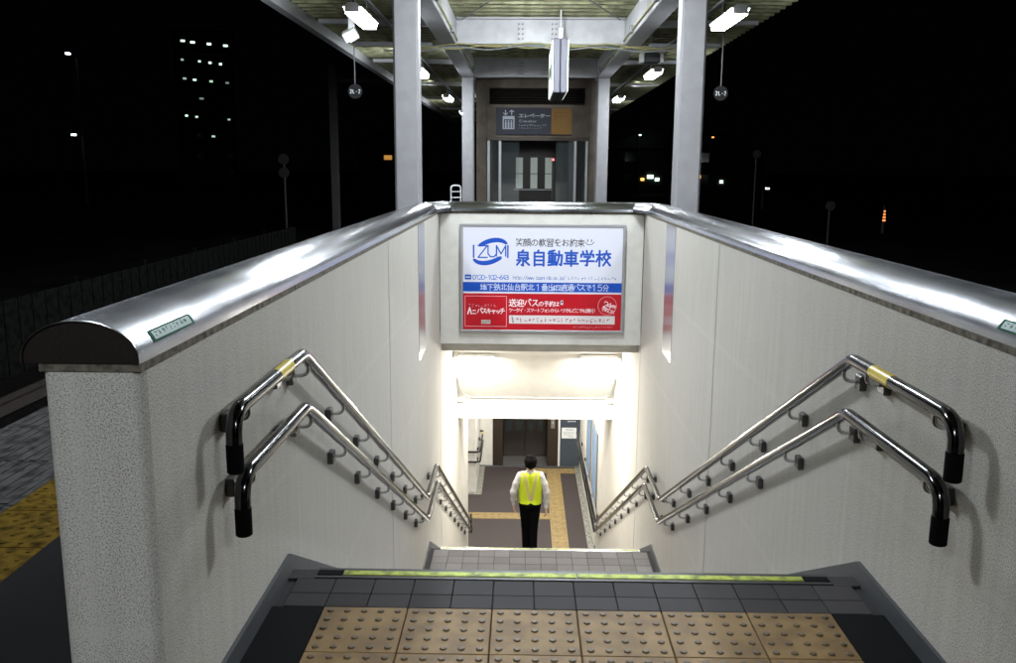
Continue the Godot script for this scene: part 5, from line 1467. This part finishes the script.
# ---------------------------------------------------------------- beyond the platform
func build_trackside() -> void:
	var y := -1.25
	# ribbed fence beyond the left track
	var f := thing("trackside_fence", "pale ribbed fence running along the far side of the left track", "fence", Vector3(-7.0, y, 0))
	var rib := mb().box(Vector3(0, 0.52, 0), Vector3(0.03, 1.04, 0.17), 0.006).mesh()
	for k in 90:
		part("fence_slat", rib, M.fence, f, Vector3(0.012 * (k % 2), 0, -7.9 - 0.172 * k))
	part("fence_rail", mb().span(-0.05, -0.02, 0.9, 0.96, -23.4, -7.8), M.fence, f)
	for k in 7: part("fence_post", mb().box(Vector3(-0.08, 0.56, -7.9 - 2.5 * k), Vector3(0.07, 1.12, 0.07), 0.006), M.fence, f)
	# signal markers on poles
	for e in [[-5.76 * 1.03 - 1.1, -22.5, 3.05, 2, "left of the canopy beyond the track"], [8.32, -30.0, 3.4, 1, "far right of the canopy, tall and thin"], [9.4, -25.0, 1.75, 1, "right of the canopy above the coping, short"]]:
		var t := thing("trackside_marker", "thin pole with %s round plate%s %s" % ["two" if e[3] == 2 else "one", "s" if e[3] == 2 else "", e[4]], "marker", Vector3(e[0], y, e[1]), "trackside markers")
		var h: float = e[2]
		part("pole", mb().tube([Vector3.ZERO, Vector3(0, h, 0)], 0.03, 8), M.dim_metal, t)
		for k in e[3]:
			part("plate", mb().lathe([Vector2(0, -0.01), Vector2(0.15, -0.01), Vector2(0.15, 0.01), Vector2(0, 0.01)], 20, Vector3(0, h - 0.05 - 0.38 * k, 0.05), Basis(Vector3.RIGHT, PI / 2)), M.dim_metal, t)
	var c := thing("catenary_post", "dark lattice post standing beyond the left track", "post", Vector3(-7.9, y, -33.5))
	part("mast", mb().box(Vector3(0, 3.4, 0), Vector3(0.30, 6.8, 0.30), 0.02), M.night_wall, c)
	part("arm", mb().box(Vector3(1.2, 6.2, 0), Vector3(2.4, 0.10, 0.10), 0.01), M.night_wall, c)

func house(at: Vector3, size: Vector3, turn: float, lit: Array, label: String, group: String) -> void:
	# lit: [x, y, width, height, colour, energy] on the front
	var h := thing("house", label, "building", at, group, turn)
	part("wall", mb().box(Vector3(0, size.y / 2, 0), size), M.night_wall, h)
	part("roof", mb().prism([Vector2(-size.x / 2 - 0.4, size.y), Vector2(size.x / 2 + 0.4, size.y), Vector2(0, size.y + size.x * 0.28)], Vector3(0, 0, -size.z / 2 - 0.4), Vector3(0, 0, size.z / 2 + 0.4), Vector3.RIGHT, Vector3.UP), M.night_wall, h)
	part("door", mb().box(Vector3(size.x * 0.3, 1.0, size.z / 2 + 0.03), Vector3(0.9, 2.0, 0.06)), M.bronze_dark, h)
	for i in 4:
		part("window", mb().box(Vector3((i % 2 - 0.5) * size.x * 0.5, 1.6 + 2.6 * (i / 2), size.z / 2 + 0.02), Vector3(1.3, 1.1, 0.05)), M.dark_glass, h)
	for w in lit:
		part("lit_window", mb().box(Vector3(w[0], w[1], size.z / 2 + 0.06), Vector3(w[2], w[3], 0.05)), glow(w[4], w[5]), h)

func street_lamp(at: Vector3, h: float, col: Color, e: float, label: String) -> void:
	var t := thing("street_lamp", label, "lamp", Vector3(at.x, -1.25, at.z), "far street lamps")
	part("pole", mb().tube([Vector3.ZERO, Vector3(0, h, 0)], [0.09, 0.05], 8), M.night_wall, t)
	part("arm", mb().tube([Vector3(0, h - 0.05, 0), Vector3(0, h + 0.1, 0.9)], 0.035, 6), M.night_wall, t)
	part("lamp_head", mb().box(Vector3(0, h + 0.10, 1.15), Vector3(0.22, 0.08, 0.6), 0.02), M.night_wall, t)
	part("lamp_glass", mb().box(Vector3(0, h + 0.02, 1.17), Vector3(0.20, 0.16, 0.40), 0.02), glow(col, e), t)

func build_town() -> void:
	var white := Color(0.85, 1.0, 0.9)
	var warm := Color(1.0, 0.72, 0.35)
	# apartment block to the left
	var b := thing("apartment_block", "dark apartment block with a few lit windows, far beyond the left track", "building", Vector3(-53.2, -1.25, -147.5), "", 0.30)
	part("wall", mb().box(Vector3(0, 11.9, 0), Vector3(9.0, 23.8, 9.0)), M.night_wall, b)
	part("roof", mb().box(Vector3(0, 24.0, 0), Vector3(9.6, 0.4, 9.6)), M.night_wall, b)
	var lit := {"7/0": 2.2, "7/1": 3.6, "7/2": 3.2, "7/3": 2.8, "6/0": 0.5, "6/2": 2.6, "6/3": 2.6, "6/1": 1.2, "5/2": 0.8, "5/0": 0.5, "5/1": 1.4, "3/0": 1.6, "3/1": 1.0, "3/3": 0.5, "2/2": 0.7, "4/1": 0.25, "5/3": 0.25}
	for fl in 8:
		part("balcony", mb().box(Vector3(0, 0.55 + 2.9 * fl, 4.9), Vector3(8.6, 0.9, 0.8)), M.night_wall, b)
		for w in 4:
			var key := "%d/%d" % [fl, w]
			var win := part("window", mb().box(Vector3(-3.1 + 2.05 * w, 1.75 + 2.9 * fl, 4.52), Vector3(1.5, 1.3, 0.06)), M.dark_glass, b)
			if lit.has(key):
				part("lit_pane", mb().box(Vector3(-3.1 + 2.05 * w + 0.45 * sin(fl * 3.1 + w * 1.7), 2.1 + 2.9 * fl - 0.16 * w, 4.58), Vector3(0.42 + 0.22 * ((fl * 5 + w * 3) % 3) / 2.0, 0.30, 0.05)), glow(white, lit[key]), win)
	street_lamp(Vector3(-31.9, 0, -61.2), 10.4, Color(0.95, 0.9, 1.0), 6.0, "tall white street lamp, highest light at the far left")
	street_lamp(Vector3(-31.95, 0, -61.2), 4.9, Color(0.9, 0.97, 1.0), 5.0, "low white street lamp below the tall one at the far left")
	house(Vector3(-15.6, -1.25, -104.0), Vector3(8, 5.4, 8), 0.1, [[-0.6, 3.9, 0.9, 0.5, warm, 0.5]], "dark house with one orange window left of the canopy post", "far houses")
	house(Vector3(15.0, -1.25, -106.0), Vector3(9, 5.2, 8), -0.1, [[0.1, 1.9, 0.7, 0.4, white, 4.0], [0.9, 1.6, 0.5, 0.35, white, 3.0], [-0.8, 1.6, 0.4, 0.3, warm, 3.0]], "dark house with a cluster of bright windows right of the lift house", "far houses")
	house(Vector3(24.5, -1.25, -108.0), Vector3(9, 4.8, 8), -0.2, [[-2.9, 1.9, 0.5, 0.4, warm, 3.0], [-0.2, 1.35, 0.4, 0.35, white, 2.2]], "dark house with two small windows right of the thick canopy post", "far houses")
	street_lamp(Vector3(13.1, 0, -101.2), 6.6, white, 5.0, "white street lamp between the right canopy posts")
	street_lamp(Vector3(21.4, 0, -101.2), 6.4, Color(1.0, 0.6, 0.3), 3.0, "orange street lamp just right of the thick right post")
	street_lamp(Vector3(17.0, 0, -61.2), 1.5, Color(0.9, 0.95, 1.0), 3.0, "low white lamp beyond the right track")
	# small lit orange shrine-like tower seen above the right coping
	var s := thing("lit_tower", "small tower strung with orange lights above the right coping", "tower", Vector3(15.55, -1.25, -36.0))
	part("mast", mb().prism([Vector2(-0.05, 0), Vector2(0.05, 0), Vector2(0.015, 1.3), Vector2(-0.015, 1.3)], Vector3(0, 0, -0.05), Vector3(0, 0, 0.05), Vector3.RIGHT, Vector3.UP), M.night_wall, s)
	part("base", mb().box(Vector3(0, 0.05, 0), Vector3(0.34, 0.1, 0.34)), M.ground, s)
	for k in 4:
		part("string_light", mb().box(Vector3(0, 0.66 + 0.13 * k, 0.075), Vector3(0.13 - 0.019 * k, 0.08, 0.04), 0.01), glow(Color(1.0, 0.55, 0.25), 1.6), s)
